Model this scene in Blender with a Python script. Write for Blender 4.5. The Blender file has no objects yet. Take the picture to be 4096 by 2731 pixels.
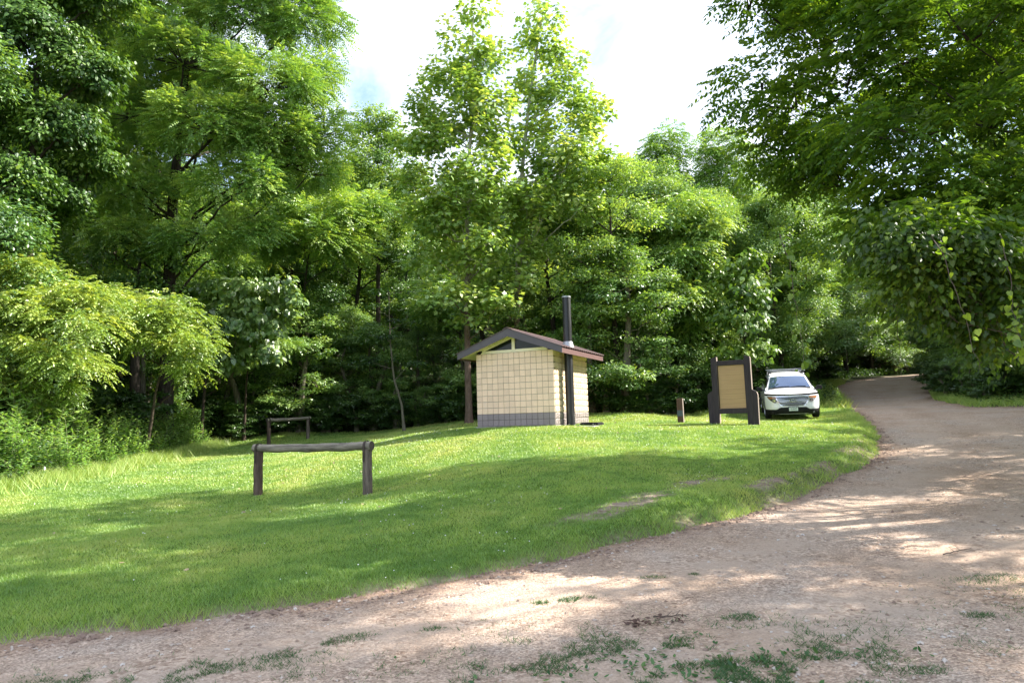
import bpy, math, random
import numpy as np
from mathutils import Vector, Matrix

rng = np.random.default_rng(7)
random.seed(7)
scene = bpy.context.scene
COL = scene.collection

# ------------------------------------------------------------------ object helpers
def tag(o, label=None, cat=None, group=None, kind=None):
    if label: o['label'] = label
    if cat: o['category'] = cat
    if group: o['group'] = group
    if kind: o['kind'] = kind
    return o

def empty(name, loc=(0, 0, 0), rot=(0, 0, 0)):
    o = bpy.data.objects.new(name, None)
    o.empty_display_size = 0.3
    o.location = loc
    o.rotation_euler = rot
    COL.objects.link(o)
    return o

def thing(name, label, cat, loc=(0, 0, 0), rot=(0, 0, 0), group=None):
    return tag(empty(name, loc, rot), label, cat, group)

def link(name, me, parent=None, mats=None):
    o = bpy.data.objects.new(name, me)
    COL.objects.link(o)
    if parent is not None:
        o.parent = parent
    if mats is not None:
        for m in (mats if isinstance(mats, (list, tuple)) else [mats]):
            me.materials.append(m)
    return o

def copy_tree(o, parent=None):
    c = o.copy()
    COL.objects.link(c)
    if parent is not None:
        c.parent = parent
    for ch in list(o.children):
        copy_tree(ch, c)
    return c

def np_mesh(name, verts, loops, sizes, tint=None, smooth=False, extra=None):
    """verts (n,3); loops flat index array; sizes corner count per face; tint per vertex"""
    me = bpy.data.meshes.new(name)
    verts = np.asarray(verts, np.float32)
    loops = np.asarray(loops, np.int32).ravel()
    sizes = np.asarray(sizes, np.int32)
    me.vertices.add(len(verts)); me.vertices.foreach_set('co', verts.ravel())
    me.loops.add(len(loops)); me.loops.foreach_set('vertex_index', loops)
    me.polygons.add(len(sizes))
    st = np.concatenate([[0], np.cumsum(sizes)[:-1]]).astype(np.int32)
    me.polygons.foreach_set('loop_start', st)
    try:
        me.polygons.foreach_set('loop_total', sizes)
    except Exception:
        pass
    me.polygons.foreach_set('use_smooth', np.full(len(sizes), bool(smooth)))
    if tint is not None:
        a = me.attributes.new('tint', 'FLOAT', 'POINT')
        a.data.foreach_set('value', np.asarray(tint, np.float32))
    for k, v in (extra or {}).items():
        a = me.attributes.new(k, 'FLOAT', 'POINT')
        a.data.foreach_set('value', np.asarray(v, np.float32))
    me.update(calc_edges=True)
    return me

class MB:
    """collects simple shapes, builds one mesh"""
    def __init__(s): s.v = []; s.f = []; s.t = []; s.mi = []
    def add(s, vs, fs, tint=0.5, mi=0):
        n = len(s.v)
        s.v += [tuple(v) for v in vs]
        s.t += [tint] * len(vs)
        for f in fs:
            s.f.append([n + i for i in f]); s.mi.append(mi)
    def box(s, c, size, R=None, tint=0.5, mi=0):
        hx, hy, hz = size[0] / 2, size[1] / 2, size[2] / 2
        vs = []
        for x in (-hx, hx):
            for y in (-hy, hy):
                for z in (-hz, hz):
                    p = Vector((x, y, z))
                    if R is not None: p = R @ p
                    vs.append((p[0] + c[0], p[1] + c[1], p[2] + c[2]))
        s.add(vs, [(0, 1, 3, 2), (4, 6, 7, 5), (0, 4, 5, 1), (2, 3, 7, 6), (0, 2, 6, 4), (1, 5, 7, 3)], tint, mi)
    def prism(s, poly, a, b, axis='y', tint=0.5, mi=0):
        """poly: 2D outline (ccw); extruded from a to b along axis"""
        n = len(poly)
        def P(p, t):
            if axis == 'y': return (p[0], t, p[1])
            if axis == 'x': return (t, p[0], p[1])
            return (p[0], p[1], t)
        vs = [P(p, a) for p in poly] + [P(p, b) for p in poly]
        fs = [tuple(range(n)), tuple(range(2 * n - 1, n - 1, -1))]
        for i in range(n):
            j = (i + 1) % n
            fs.append((i, i + n, j + n, j))
        s.add(vs, fs, tint, mi)
    def tube(s, pts, rad, seg=10, cap=True, tint=0.5, mi=0, jitter=0.0):
        pts = [Vector(p) for p in pts]
        if not hasattr(rad, '__len__'): rad = [rad] * len(pts)
        rings = []
        up = None
        for i, p in enumerate(pts):
            d = (pts[min(i + 1, len(pts) - 1)] - pts[max(i - 1, 0)]).normalized()
            if up is None:
                up = Vector((0, 0, 1)) if abs(d.z) < .9 else Vector((0, 1, 0))
            x = d.cross(up).normalized(); y = x.cross(d).normalized()
            up = y
            ring = []
            for k in range(seg):
                a = 2 * math.pi * k / seg
                r = rad[i] * (1 + (random.uniform(-jitter, jitter) if jitter else 0))
                ring.append(p + (x * math.cos(a) + y * math.sin(a)) * r)
            rings.append(ring)
        vs = [v for r in rings for v in r]
        fs = []
        for i in range(len(rings) - 1):
            for k in range(seg):
                k2 = (k + 1) % seg
                fs.append((i * seg + k, i * seg + k2, (i + 1) * seg + k2, (i + 1) * seg + k))
        if cap:
            fs.append(tuple(range(seg - 1, -1, -1)))
            b = (len(rings) - 1) * seg
            fs.append(tuple(b + k for k in range(seg)))
        s.add(vs, fs, tint, mi)
    def mesh(s, name, smooth=False):
        me = bpy.data.meshes.new(name)
        me.from_pydata(s.v, [], s.f)
        a = me.attributes.new('tint', 'FLOAT', 'POINT')
        a.data.foreach_set('value', np.array(s.t, np.float32))
        if any(s.mi):
            me.polygons.foreach_set('material_index', np.array(s.mi, np.int32))
        if smooth:
            me.polygons.foreach_set('use_smooth', np.ones(len(s.f), bool))
        me.update()
        if len(s.f) < 60000:
            import bmesh
            b = bmesh.new(); b.from_mesh(me); bmesh.ops.delete(b, geom=[v for v in b.verts if not v.link_faces], context='VERTS'); bmesh.ops.recalc_face_normals(b, faces=b.faces); b.to_mesh(me); b.free()
        return me
    def build(s, name, mats, parent=None, smooth=False, bevel=0, auto=None):
        o = link(name, s.mesh(name, smooth), parent, mats)
        if bevel:
            b = o.modifiers.new('edge', 'BEVEL'); b.width = bevel; b.segments = 2; b.limit_method = 'ANGLE'
            b.angle_limit = math.radians(35)
        if auto is not None:
            o.data.set_sharp_from_angle(angle=math.radians(auto))
        return o

# ------------------------------------------------------------------ noise
_perm = np.random.default_rng(3).random((256, 256))
def vnoise(x, y):
    xi = np.floor(x).astype(int); yi = np.floor(y).astype(int)
    fx = x - xi; fy = y - yi
    fx = fx * fx * (3 - 2 * fx); fy = fy * fy * (3 - 2 * fy)
    a = _perm[xi & 255, yi & 255]; b = _perm[(xi + 1) & 255, yi & 255]
    c = _perm[xi & 255, (yi + 1) & 255]; d = _perm[(xi + 1) & 255, (yi + 1) & 255]
    return (a * (1 - fx) + b * fx) * (1 - fy) + (c * (1 - fx) + d * fx) * fy
def fbm(x, y, o=4):
    r = 0; amp = .5; t = 0
    for i in range(o):
        r = r + amp * vnoise(x * 2 ** i + 17 * i, y * 2 ** i + 5 * i); t += amp; amp *= .5
    return r / t
def sstep(a, b, x):
    t = np.clip((x - a) / (b - a), 0, 1)
    return t * t * (3 - 2 * t)

# ------------------------------------------------------------------ terrain
CTRL = np.array([
 (-4.24,5.8,-.05),(-1.99,6.55,0),(.34,7.94,.05),(2.83,9.82,.17),(5.51,12.32,.36),(8.38,16.02,.63),(10.17,19.21,.86),(12,23.21,1.16),
 (14.5,29.2,1.6),(17.7,37.17,2.32),(20.97,45.13,3.13),(26.9,54.09,3.93),(34.46,62.07,4.6),(41.27,68.05,5.13),
 (17.93,24.16,1.5),(18.12,27.17,1.65),(19.69,32.16,2.02),(25.47,42.12,2.95),(35.27,58.04,4.55),
 (4.44,6.51,.05),(0,0,0),(8,8,.2),(0,4.5,-.02),(12,12,.5),(20,14,.8),(25,30,2.6),(30,10,.9),(-10,4,-.2),(-20,8,0),(0,-15,-.2),(20,-15,0),(-20,-15,-.6),
 (-13.69,31.3,.84),(-11.72,15.75,.35),(-11.54,17.25,.41),(-11.91,20.27,.47),(-12.3,24.28,.62),(-5.83,15.68,.13),(-3.1,14.46,.2),
 (-10.64,29.78,.87),(-9.44,31.77,1.05),(-11.83,33.27,1.15),(-7.2,34.29,1.1),(4.72,27.7,1.53),(6.59,28.2,1.55),(5.69,23.48,1.40),(6.72,22.78,1.35),
 (7.63,22.09,1.28),(9.62,25.61,1.32),(11.03,25.4,1.32),(12.38,27.2,1.45),(-2.96,25.71,1.27),(-5.2,24.74,.95),(3.23,16.2,.84),(.84,11.71,.46),
 (-.78,14.71,.62),(-3.45,9.44,.09),(-5.21,9.44,.1),(4.04,12.52,.48),(7.68,17,.84),(2.03,19.2,1.06),(.25,21.4,1.38),(1.3,21.9,1.43),(-1.4,23.2,1.41),(2.9,25,1.47),(2.6,22.6,1.42),(0,22.4,1.42),(-.2,26.4,1.45),
 (0,28,1.45),(-2,30,1.55),(-20,20,1.0),(-20,32,2.2),(-10,45,4),(0,45,4.2),(8,40,3.2),(10,50,5.2),(0,60,8),(-20,50,6.2),(-20,70,11),(0,80,14),(20,80,11),
 (-45,40,7),(-45,15,3),(40,90,9),(50,50,7.5),(45,25,4.5),(0,150,28),(-100,150,30),(110,150,24),(-120,30,14),(120,30,12),(0,-100,-2),(-100,-100,-3),(100,-100,-1)], float)
def _tpsk(r2): return np.where(r2 > 1e-9, .5 * r2 * np.log(np.maximum(r2, 1e-9)), 0)
def _fit():
    p = CTRL[:, :2] / 20; n = len(p)
    K = _tpsk(((p[:, None] - p[None]) ** 2).sum(-1)) + np.eye(n) * 2e-3
    A = np.zeros((n + 3, n + 3)); A[:n, :n] = K; A[:n, n] = 1; A[:n, n + 1:] = p; A[n, :n] = 1; A[n + 1:, :n] = p.T
    return np.linalg.solve(A, np.concatenate([CTRL[:, 2], [0, 0, 0]]))
_w = None
def H0(x, y):
    x = np.atleast_1d(np.asarray(x, float)); y = np.atleast_1d(np.asarray(y, float))
    sh = x.shape; q = np.stack([x.ravel(), y.ravel()], 1) / 20
    p = CTRL[:, :2] / 20; n = len(p); out = np.empty(len(q))
    for i in range(0, len(q), 40000):
        b = q[i:i + 40000]
        out[i:i + 40000] = _tpsk(((b[:, None] - p[None]) ** 2).sum(-1)) @ _w[:n] + _w[n] + b @ _w[n + 1:]
    return out.reshape(sh)

ROAD_L = [(-30,1.5),(-12,4.0),(-7,5.05),(-4.24,5.8),(-3.14,6.06),(-1.99,6.55),(-.84,7.09),(.34,7.94),(1.6,8.85),(2.83,9.82),(4.23,11.05),(5.51,12.32),(6.85,13.91),
 (8.38,16.02),(10.17,19.21),(12,23.21),(14.5,29.2),(17.7,37.17),(20.97,45.13),(26.9,54.09),(34.46,62.07),(44,70.5)]
ROAD_R = [(46,66.5),(35.27,58.04),(25.47,42.12),(19.69,32.16),(18.12,27.4),(18.5,25.4),(20.3,24),(21,20),(20.5,12),(19,0),(8,-6),(-30,-8)]
LAWN = [(-20,2.8)] + ROAD_L[1:17] + [(15.5,31.5),(13,32.6),(9.5,31.6),(6.6,28.5),(4.6,27.9),(2.5,29),(-2,30),(-4,33),(-7.2,34.4),(-11.8,33.5),(-13.7,31.5),
 (-12.7,24.5),(-12.2,20.3),(-11.8,17.2),(-12,15.6),(-14,13),(-20,9)]
def poly_sdf(poly, x, y):
    P = np.array(poly, float); Q = np.roll(P, -1, 0)
    x = np.asarray(x, float); y = np.asarray(y, float)
    d2 = np.full(x.shape, 1e18); ins = np.zeros(x.shape, bool)
    for (ax, ay), (bx, by) in zip(P, Q):
        ex, ey = bx - ax, by - ay
        t = np.clip(((x - ax) * ex + (y - ay) * ey) / (ex * ex + ey * ey), 0, 1)
        d2 = np.minimum(d2, (x - ax - t * ex) ** 2 + (y - ay - t * ey) ** 2)
        c = (ay > y) != (by > y)
        with np.errstate(divide='ignore', invalid='ignore'):
            ins ^= c & (x < ex * (y - ay) / (ey if ey else 1e-12) + ax)
    d = np.sqrt(d2)
    return np.where(ins, -d, d)
def bank_h(x): return .07 + .17 * sstep(-1, 4, x) * sstep(12, 8, x)
_in = poly_sdf(LAWN, CTRL[:, 0], CTRL[:, 1]) < -.25
CTRL[:, 2] -= np.where(_in, bank_h(CTRL[:, 0]), 0)   # lawn heights were taken on top of the bank
_w = _fit()
ROAD = ROAD_L + ROAD_R
def road_s(x, y):
    return poly_sdf(ROAD, x, y) + .30 * (fbm(x * 1.3, y * 1.3, 3) - .5)
def lawn_s(x, y):
    return poly_sdf(LAWN, x, y) + .8 * (fbm(x * .7 + 9, y * .7, 3) - .5)
def bump(x, y):
    return .05 * (fbm(x * .35 + 3, y * .35, 3) - .5) + .03 * (fbm(x * 1.7, y * 1.7 + 8, 2) - .5)
def ground_z(x, y, s=None):
    if s is None: s = road_s(x, y)
    hgt = bank_h(x)
    bank = np.where(s > 0, hgt * sstep(0, .5, s), np.maximum(s * .5, -.07))
    return H0(x, y) + bank + bump(x, y) * sstep(-.3, .6, s)
def road_z(x, y, s):
    return H0(x, y) + .018 * (fbm(x * 1.1, y * 1.1, 3) - .5) + .012 * (fbm(x * 4, y * 4, 2) - .5)
# fast lookup raster for scattering
RX0, RX1, RY0, RY1, RD = -32., 48., 1., 74., .2
_gx = np.arange(RX0, RX1, RD); _gy = np.arange(RY0, RY1, RD)
_GX, _GY = np.meshgrid(_gx, _gy, indexing='ij')
_S = road_s(_GX, _GY); _LS = lawn_s(_GX, _GY); _GZ = ground_z(_GX, _GY, _S); _RZ = road_z(_GX, _GY, _S)
def _bil(A, x, y):
    u = np.clip((x - RX0) / RD, 0, len(_gx) - 1.001); v = np.clip((y - RY0) / RD, 0, len(_gy) - 1.001)
    i = u.astype(int); j = v.astype(int); a = u - i; b = v - j
    return (A[i, j] * (1 - a) + A[i + 1, j] * a) * (1 - b) + (A[i, j + 1] * (1 - a) + A[i + 1, j + 1] * a) * b
def fS(x, y): return _bil(_S, x, y)
def fL(x, y): return _bil(_LS, x, y)
def fZ(x, y): return _bil(_GZ, x, y)
def fR(x, y): return _bil(_RZ, x, y)
def gz(x, y):
    return float(ground_z(np.array([float(x)]), np.array([float(y)]))[0])
def rz(x, y):
    return float(road_z(np.array([float(x)]), np.array([float(y)]), None)[0])
def dirt_patch(x, y):
    """bare earth in the lawn near the bank"""
    d = 0
    for cx, cy, rx, ry, an in ((1.5,10.2,1.6,.38,.78),(3.2,12.1,1.4,.30,.78),(4.4,12.0,1.0,.24,.78),(5.9,13.3,.9,.28,.8),(7.6,15.6,.9,.4,.9),(9.0,17.6,.8,.4,1.0)):
        c, s_ = math.cos(an), math.sin(an)
        u = ((x - cx) * c + (y - cy) * s_) / rx; v = (-(x - cx) * s_ + (y - cy) * c) / ry
        d = np.maximum(d, np.exp(-(u * u + v * v) * 1.2))
    return d * (fbm(x * 4, y * 4, 3) - .12) * 1.1
# ------------------------------------------------------------------ materials
def nt(name):
    m = bpy.data.materials.new(name); m.use_nodes = True
    t = m.node_tree; t.nodes.clear()
    return m, t
def N(t, kind, **kw):
    n = t.nodes.new(kind)
    for k, v in kw.items():
        if k.startswith('i_'):
            n.inputs[k[2:].replace('_', ' ')].default_value = v
        else:
            setattr(n, k, v)
    return n
def ramp(t, fac, stops, interp='LINEAR'):
    r = t.nodes.new('ShaderNodeValToRGB'); r.color_ramp.interpolation = interp
    e = r.color_ramp.elements
    while len(e) < len(stops): e.new(.5)
    for k, (p, c) in enumerate(stops):
        e[k].position = p; e[k].color = (*c, 1) if len(c) == 3 else c
    if fac is not None: t.links.new(fac, r.inputs[0])
    return r.outputs[0]
def mathn(t, op, a, b=None, clamp=False):
    n = t.nodes.new('ShaderNodeMath'); n.operation = op; n.use_clamp = clamp
    for i, v in enumerate((a, b)):
        if v is None: continue
        if isinstance(v, (int, float)): n.inputs[i].default_value = v
        else: t.links.new(v, n.inputs[i])
    return n.outputs[0]
def mixc(t, fac, a, b, blend='MIX'):
    n = t.nodes.new('ShaderNodeMix'); n.data_type = 'RGBA'; n.blend_type = blend
    for i, v in ((0, fac), (6, a), (7, b)):
        if isinstance(v, (int, float)): n.inputs[i].default_value = v
        elif isinstance(v, tuple): n.inputs[i].default_value = (*v, 1) if len(v) == 3 else v
        else: t.links.new(v, n.inputs[i])
    return n.outputs[2]
def noise(t, scale, detail=4, rough=.55, vec=None, dist=0):
    n = N(t, 'ShaderNodeTexNoise'); n.inputs['Scale'].default_value = scale; n.inputs['Detail'].default_value = detail
    n.inputs['Roughness'].default_value = rough; n.inputs['Distortion'].default_value = dist
    if vec is not None: t.links.new(vec, n.inputs['Vector'])
    return n.outputs[0]
def coord(t, kind='Object', scale=None):
    c = N(t, 'ShaderNodeTexCoord').outputs[kind]
    if scale:
        mp = N(t, 'ShaderNodeMapping'); mp.inputs['Scale'].default_value = scale
        t.links.new(c, mp.inputs[0]); return mp.outputs[0]
    return c
def attr(t, name): return N(t, 'ShaderNodeAttribute', attribute_name=name).outputs['Fac']
def bumpn(t, h, strength, dist):
    b = N(t, 'ShaderNodeBump'); b.inputs['Strength'].default_value = strength; b.inputs['Distance'].default_value = dist
    t.links.new(h, b.inputs['Height']); return b.outputs[0]
def principled(t, color, rough=.6, metal=0, spec=.5, normal=None, coat=0):
    p = N(t, 'ShaderNodeBsdfPrincipled')
    for k, v in (('Base Color', color), ('Roughness', rough), ('Metallic', metal), ('Specular IOR Level', spec), ('Coat Weight', coat)):
        if isinstance(v, tuple): p.inputs[k].default_value = (*v, 1)
        elif isinstance(v, (int, float)): p.inputs[k].default_value = v
        else: t.links.new(v, p.inputs[k])
    if normal is not None: t.links.new(normal, p.inputs['Normal'])
    return p.outputs[0]
def out(t, sh): t.links.new(sh, N(t, 'ShaderNodeOutputMaterial').inputs[0])

def simple(name, color, rough=.6, metal=0, var=.15, scale=6, spec=.5, bmp=0, coat=0):
    m, t = nt(name)
    n = noise(t, scale, 5, .6, coord(t))
    dark = tuple(c * (1 - var) for c in color); lite = tuple(min(1, c * (1 + var)) for c in color)
    c = ramp(t, n, [(.3, dark), (.7, lite)])
    nm = bumpn(t, noise(t, scale * 6, 4, .6, coord(t)), bmp, .01) if bmp else None
    out(t, principled(t, c, rough, metal, spec, nm, coat))
    return m

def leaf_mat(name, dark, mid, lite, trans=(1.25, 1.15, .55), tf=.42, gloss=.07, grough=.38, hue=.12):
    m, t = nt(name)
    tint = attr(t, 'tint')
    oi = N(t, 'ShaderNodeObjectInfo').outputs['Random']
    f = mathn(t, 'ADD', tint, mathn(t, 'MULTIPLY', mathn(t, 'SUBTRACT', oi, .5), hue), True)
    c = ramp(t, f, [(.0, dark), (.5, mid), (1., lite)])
    d = N(t, 'ShaderNodeBsdfDiffuse'); t.links.new(c, d.inputs[0])
    tr = N(t, 'ShaderNodeBsdfTranslucent'); t.links.new(mixc(t, 1., c, trans, 'MULTIPLY'), tr.inputs[0])
    mx = N(t, 'ShaderNodeMixShader'); mx.inputs[0].default_value = tf
    t.links.new(d.outputs[0], mx.inputs[1]); t.links.new(tr.outputs[0], mx.inputs[2])
    g = N(t, 'ShaderNodeBsdfGlossy'); g.inputs['Roughness'].default_value = grough
    g.inputs[0].default_value = (1, 1, 1, 1)
    m2 = N(t, 'ShaderNodeMixShader'); m2.inputs[0].default_value = gloss
    t.links.new(mx.outputs[0], m2.inputs[1]); t.links.new(g.outputs[0], m2.inputs[2])
    out(t, m2.outputs[0])
    return m

def bark_mat(name, c1, c2, sx=18, sz=3, pale=None):
    m, t = nt(name)
    v = coord(t, 'Object', (sx, sx, sz))
    n = noise(t, 1, 6, .7, v, .6)
    c = ramp(t, n, [(.35, c1), (.65, c2)])
    if pale:
        pos = N(t, 'ShaderNodeSeparateXYZ'); t.links.new(coord(t), pos.inputs[0])
        f = mathn(t, 'ADD', mathn(t, 'MULTIPLY', mathn(t, 'SUBTRACT', pos.outputs[2], 4.5), .22), mathn(t, 'MULTIPLY', mathn(t, 'SUBTRACT', noise(t, 2.5, 4, .6, coord(t)), .5), 2.2), True)
        c = mixc(t, f, c, pale)
    out(t, principled(t, c, .9, 0, .2, bumpn(t, n, .8, .03)))
    return m

MAT = {}
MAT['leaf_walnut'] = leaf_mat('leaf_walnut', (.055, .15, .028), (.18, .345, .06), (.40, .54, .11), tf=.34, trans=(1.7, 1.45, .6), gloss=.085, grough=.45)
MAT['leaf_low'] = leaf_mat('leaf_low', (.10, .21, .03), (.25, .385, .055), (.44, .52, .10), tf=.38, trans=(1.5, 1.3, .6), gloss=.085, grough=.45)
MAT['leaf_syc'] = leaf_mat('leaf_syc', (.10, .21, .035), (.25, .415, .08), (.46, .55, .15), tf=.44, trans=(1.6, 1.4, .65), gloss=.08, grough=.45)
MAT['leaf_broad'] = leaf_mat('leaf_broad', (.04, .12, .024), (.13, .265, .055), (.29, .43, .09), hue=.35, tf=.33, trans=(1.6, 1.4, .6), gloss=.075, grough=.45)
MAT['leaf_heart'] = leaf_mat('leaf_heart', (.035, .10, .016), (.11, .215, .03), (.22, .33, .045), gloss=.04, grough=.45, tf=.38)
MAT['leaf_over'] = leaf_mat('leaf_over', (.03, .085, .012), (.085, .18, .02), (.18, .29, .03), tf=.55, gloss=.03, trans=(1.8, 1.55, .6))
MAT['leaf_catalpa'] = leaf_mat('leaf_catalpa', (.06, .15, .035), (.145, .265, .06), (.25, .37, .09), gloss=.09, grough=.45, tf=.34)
MAT['grass_dark'] = leaf_mat('grass_dark', (.025, .085, .025), (.065, .16, .045), (.15, .25, .07), tf=.35, gloss=.03)
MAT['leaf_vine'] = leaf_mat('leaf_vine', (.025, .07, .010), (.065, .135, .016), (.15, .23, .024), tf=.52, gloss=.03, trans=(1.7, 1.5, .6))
MAT['leaf_weed'] = leaf_mat('leaf_weed', (.10, .24, .05), (.215, .40, .08), (.37, .50, .12), gloss=.07)
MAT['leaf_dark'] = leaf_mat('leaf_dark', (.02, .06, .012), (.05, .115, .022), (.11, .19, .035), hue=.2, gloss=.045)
MAT['grass'] = leaf_mat('grass', (.125, .27, .05), (.31, .47, .09), (.52, .56, .16), trans=(1.15, 1.1, .6), tf=.4, gloss=.045, grough=.5)
MAT['straw'] = leaf_mat('straw', (.16, .11, .06), (.28, .21, .12), (.42, .33, .2), trans=(1, 1, 1), tf=.25, gloss=.03)
MAT['bark'] = bark_mat('bark', (.022, .018, .014), (.075, .06, .048))
MAT['bark_brown'] = bark_mat('bark_brown', (.035, .027, .02), (.10, .075, .055))
MAT['bark_syc'] = bark_mat('bark_syc', (.10, .065, .05), (.21, .15, .12), 14, 4, (.50, .48, .42))
MAT['bark_sap'] = bark_mat('bark_sap', (.10, .09, .06), (.22, .20, .15))
MAT['stem'] = simple('stem', (.12, .15, .05), .8)
MAT['twig'] = simple('twig', (.10, .075, .06), .9, var=.4)

# ground below grass / woods
def ground_mat():
    m, t = nt('ground')
    v = coord(t)
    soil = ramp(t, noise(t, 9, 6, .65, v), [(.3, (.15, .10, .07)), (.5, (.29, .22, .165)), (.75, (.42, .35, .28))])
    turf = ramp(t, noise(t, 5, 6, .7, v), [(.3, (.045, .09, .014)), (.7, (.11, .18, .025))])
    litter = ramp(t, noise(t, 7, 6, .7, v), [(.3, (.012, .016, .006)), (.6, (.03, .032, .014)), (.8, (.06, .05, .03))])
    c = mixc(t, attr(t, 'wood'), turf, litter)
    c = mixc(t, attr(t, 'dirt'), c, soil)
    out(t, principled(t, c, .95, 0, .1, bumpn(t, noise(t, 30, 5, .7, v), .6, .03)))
    return m
MAT['ground'] = ground_mat()
def gravel_mat():
    m, t = nt('gravel')
    v = coord(t)
    big = noise(t, .55, 5, .6, v, .4)
    base = ramp(t, big, [(.32, (.36, .26, .185)), (.5, (.43, .33, .255)), (.68, (.415, .35, .295))])
    mid = noise(t, 6, 6, .7, v)
    base = mixc(t, .5, base, ramp(t, mid, [(.3, (.55, .5, .46)), (.5, (.95, .94, .93)), (.72, (1.25, 1.2, 1.15))]), 'MULTIPLY')
    def stones(sc, lo, hi):
        vo = N(t, 'ShaderNodeTexVoronoi'); vo.inputs['Scale'].default_value = sc; t.links.new(v, vo.inputs['Vector'])
        sp = N(t, 'ShaderNodeSeparateColor'); t.links.new(vo.outputs['Color'], sp.inputs[0])
        return vo, ramp(t, sp.outputs[0], [(.0, lo), (.5, (.97, .96, .95)), (1., hi)])
    v1, s1 = stones(70, (.45, .41, .38), (1.55, 1.52, 1.5))
    v2, s2 = stones(32, (.6, .54, .5), (1.3, 1.3, 1.3))
    tk = attr(t, 'track')
    base = mixc(t, mathn(t, 'SUBTRACT', .75, mathn(t, 'MULTIPLY', tk, .45)), base, s1, 'MULTIPLY')
    base = mixc(t, mathn(t, 'MULTIPLY', tk, .55), base, (.465, .355, .27))
    msk = ramp(t, noise(t, 1.6, 4, .6, v), [(.42, (0, 0, 0)), (.62, (1, 1, 1))])
    base = mixc(t, msk, base, mixc(t, 1., base, s2, 'MULTIPLY'))
    base = mixc(t, attr(t, 'dirt'), base, ramp(t, mid, [(.3, (.19, .115, .075)), (.7, (.33, .22, .155))]))
    h = mathn(t, 'ADD', mathn(t, 'MULTIPLY', v1.outputs['Distance'], -.5), mathn(t, 'ADD', mid, mathn(t, 'MULTIPLY', v2.outputs['Distance'], -.7)))
    out(t, principled(t, base, .95, 0, .15, bumpn(t, h, .75, .02)))
    return m
MAT['gravel'] = gravel_mat()
def stone_mat():
    m, t = nt('stone')
    c = ramp(t, attr(t, 'tint'), [(0, (.22, .155, .12)), (.3, (.34, .26, .20)), (.75, (.43, .36, .30)), (1, (.54, .49, .44))])
    out(t, principled(t, c, .9, 0, .2)); return m
MAT['stone'] = stone_mat()

def block_mat(name, a, b, rough_scale, bstr):
    m, t = nt(name)
    v = coord(t)
    n = noise(t, rough_scale, 6, .7, v)
    tint = attr(t, 'tint')
    c = ramp(t, tint, [(0, tuple(x * .91 for x in a)), (.5, a), (1, tuple(x * 1.05 for x in a))])
    c = mixc(t, .75, c, ramp(t, n, [(.3, (.78, .76, .74)), (.55, (1, 1, 1)), (.75, (1.15, 1.14, 1.12))]), 'MULTIPLY')
    st = ramp(t, noise(t, 2.2, 4, .6, v), [(.6, (0, 0, 0)), (.72, (1, 1, 1))])
    c = mixc(t, mathn(t, 'MULTIPLY', st, .35), c, b)
    vo = N(t, 'ShaderNodeTexVoronoi'); vo.inputs['Scale'].default_value = 42; t.links.new(v, vo.inputs['Vector'])
    fl = ramp(t, vo.outputs['Distance'], [(.10, (1, 1, 1)), (.16, (0, 0, 0))])
    c = mixc(t, mathn(t, 'MULTIPLY', fl, .35), c, (.6, .58, .52))
    out(t, principled(t, c, .9, 0, .2, bumpn(t, n, bstr, .01)))
    return m
MAT['block_tan'] = block_mat('block_tan', (.97, .705, .535), (.86, .68, .56), 55, .35)
MAT['block_grey'] = block_mat('block_grey', (.33, .275, .285), (.42, .37, .375), 55, .35)
MAT['block_split'] = block_mat('block_split', (.70, .56, .39), (.6, .54, .43), 40, .9)
MAT['block_split_grey'] = block_mat('block_split_grey', (.30, .26, .24), (.36, .32, .3), 40, .9)
MAT['mortar'] = simple('mortar', (.075, .06, .045), .95)
MAT['concrete'] = simple('concrete', (.33, .31, .28), .9, bmp=.4)
MAT['roof_brown'] = simple('roof_brown', (.115, .075, .07), .42, 0, .08, 3)
MAT['fascia'] = simple('fascia', (.085, .07, .08), .45, 0, .10, 2.5)
MAT['fascia_sunlit'] = simple('fascia_sunlit', (.145, .085, .08), .45, 0, .06, 2.5)  # same boards as the rake fascia, with sunlight put into the colour
MAT['cream'] = simple('cream', (.93, .80, .60), .6, var=.06)
MAT['pane'] = simple('pane', (.014, .02, .013), .12, spec=.25)
MAT['flash'] = simple('flash', (.42, .43, .45), .4, .4, .1)
def pipe_mat():
    m, t = nt('pipe_black')
    v = coord(t, 'Object', (9, 9, .7))
    n = noise(t, 1, 5, .7, v)
    f = ramp(t, n, [(.5, (.012, .012, .014)), (.68, (.06, .06, .06)), (.8, (.15, .15, .11))])
    out(t, principled(t, f, .38, 0, .5, bumpn(t, noise(t, 30, 3, .5, coord(t)), .15, .004))); return m
MAT['pipe'] = pipe_mat()
def wood_mat(name, c1, c2, sc=(3, 3, 40), rough=.8, b=.5):
    m, t = nt(name)
    v = coord(t, 'Object', sc)
    n = noise(t, 1, 6, .7, v, .3)
    out(t, principled(t, ramp(t, n, [(.3, c1), (.7, c2)]), rough, 0, .3, bumpn(t, n, b, .01))); return m
MAT['sign_brown'] = wood_mat('sign_brown', (.028, .022, .026), (.06, .048, .054), (25, 25, 2))
MAT['sunlit_side'] = wood_mat('sunlit_side', (.20, .16, .13), (.34, .28, .24), (25, 25, 2))  # pale timber tone standing in for sun on right-hand faces
MAT['sign_tan'] = wood_mat('sign_tan', (.43, .27, .135), (.50, .325, .17), (1.5, 6, 30), .7, .2)
MAT['post_brown'] = wood_mat('post_brown', (.07, .04, .028), (.13, .075, .05), (20, 20, 2))
MAT['band'] = simple('band', (.06, .085, .09), .5)
MAT['log'] = wood_mat('log', (.04, .033, .027), (.22, .175, .14), (16, 16, 2.2), .9, .9)
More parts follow.
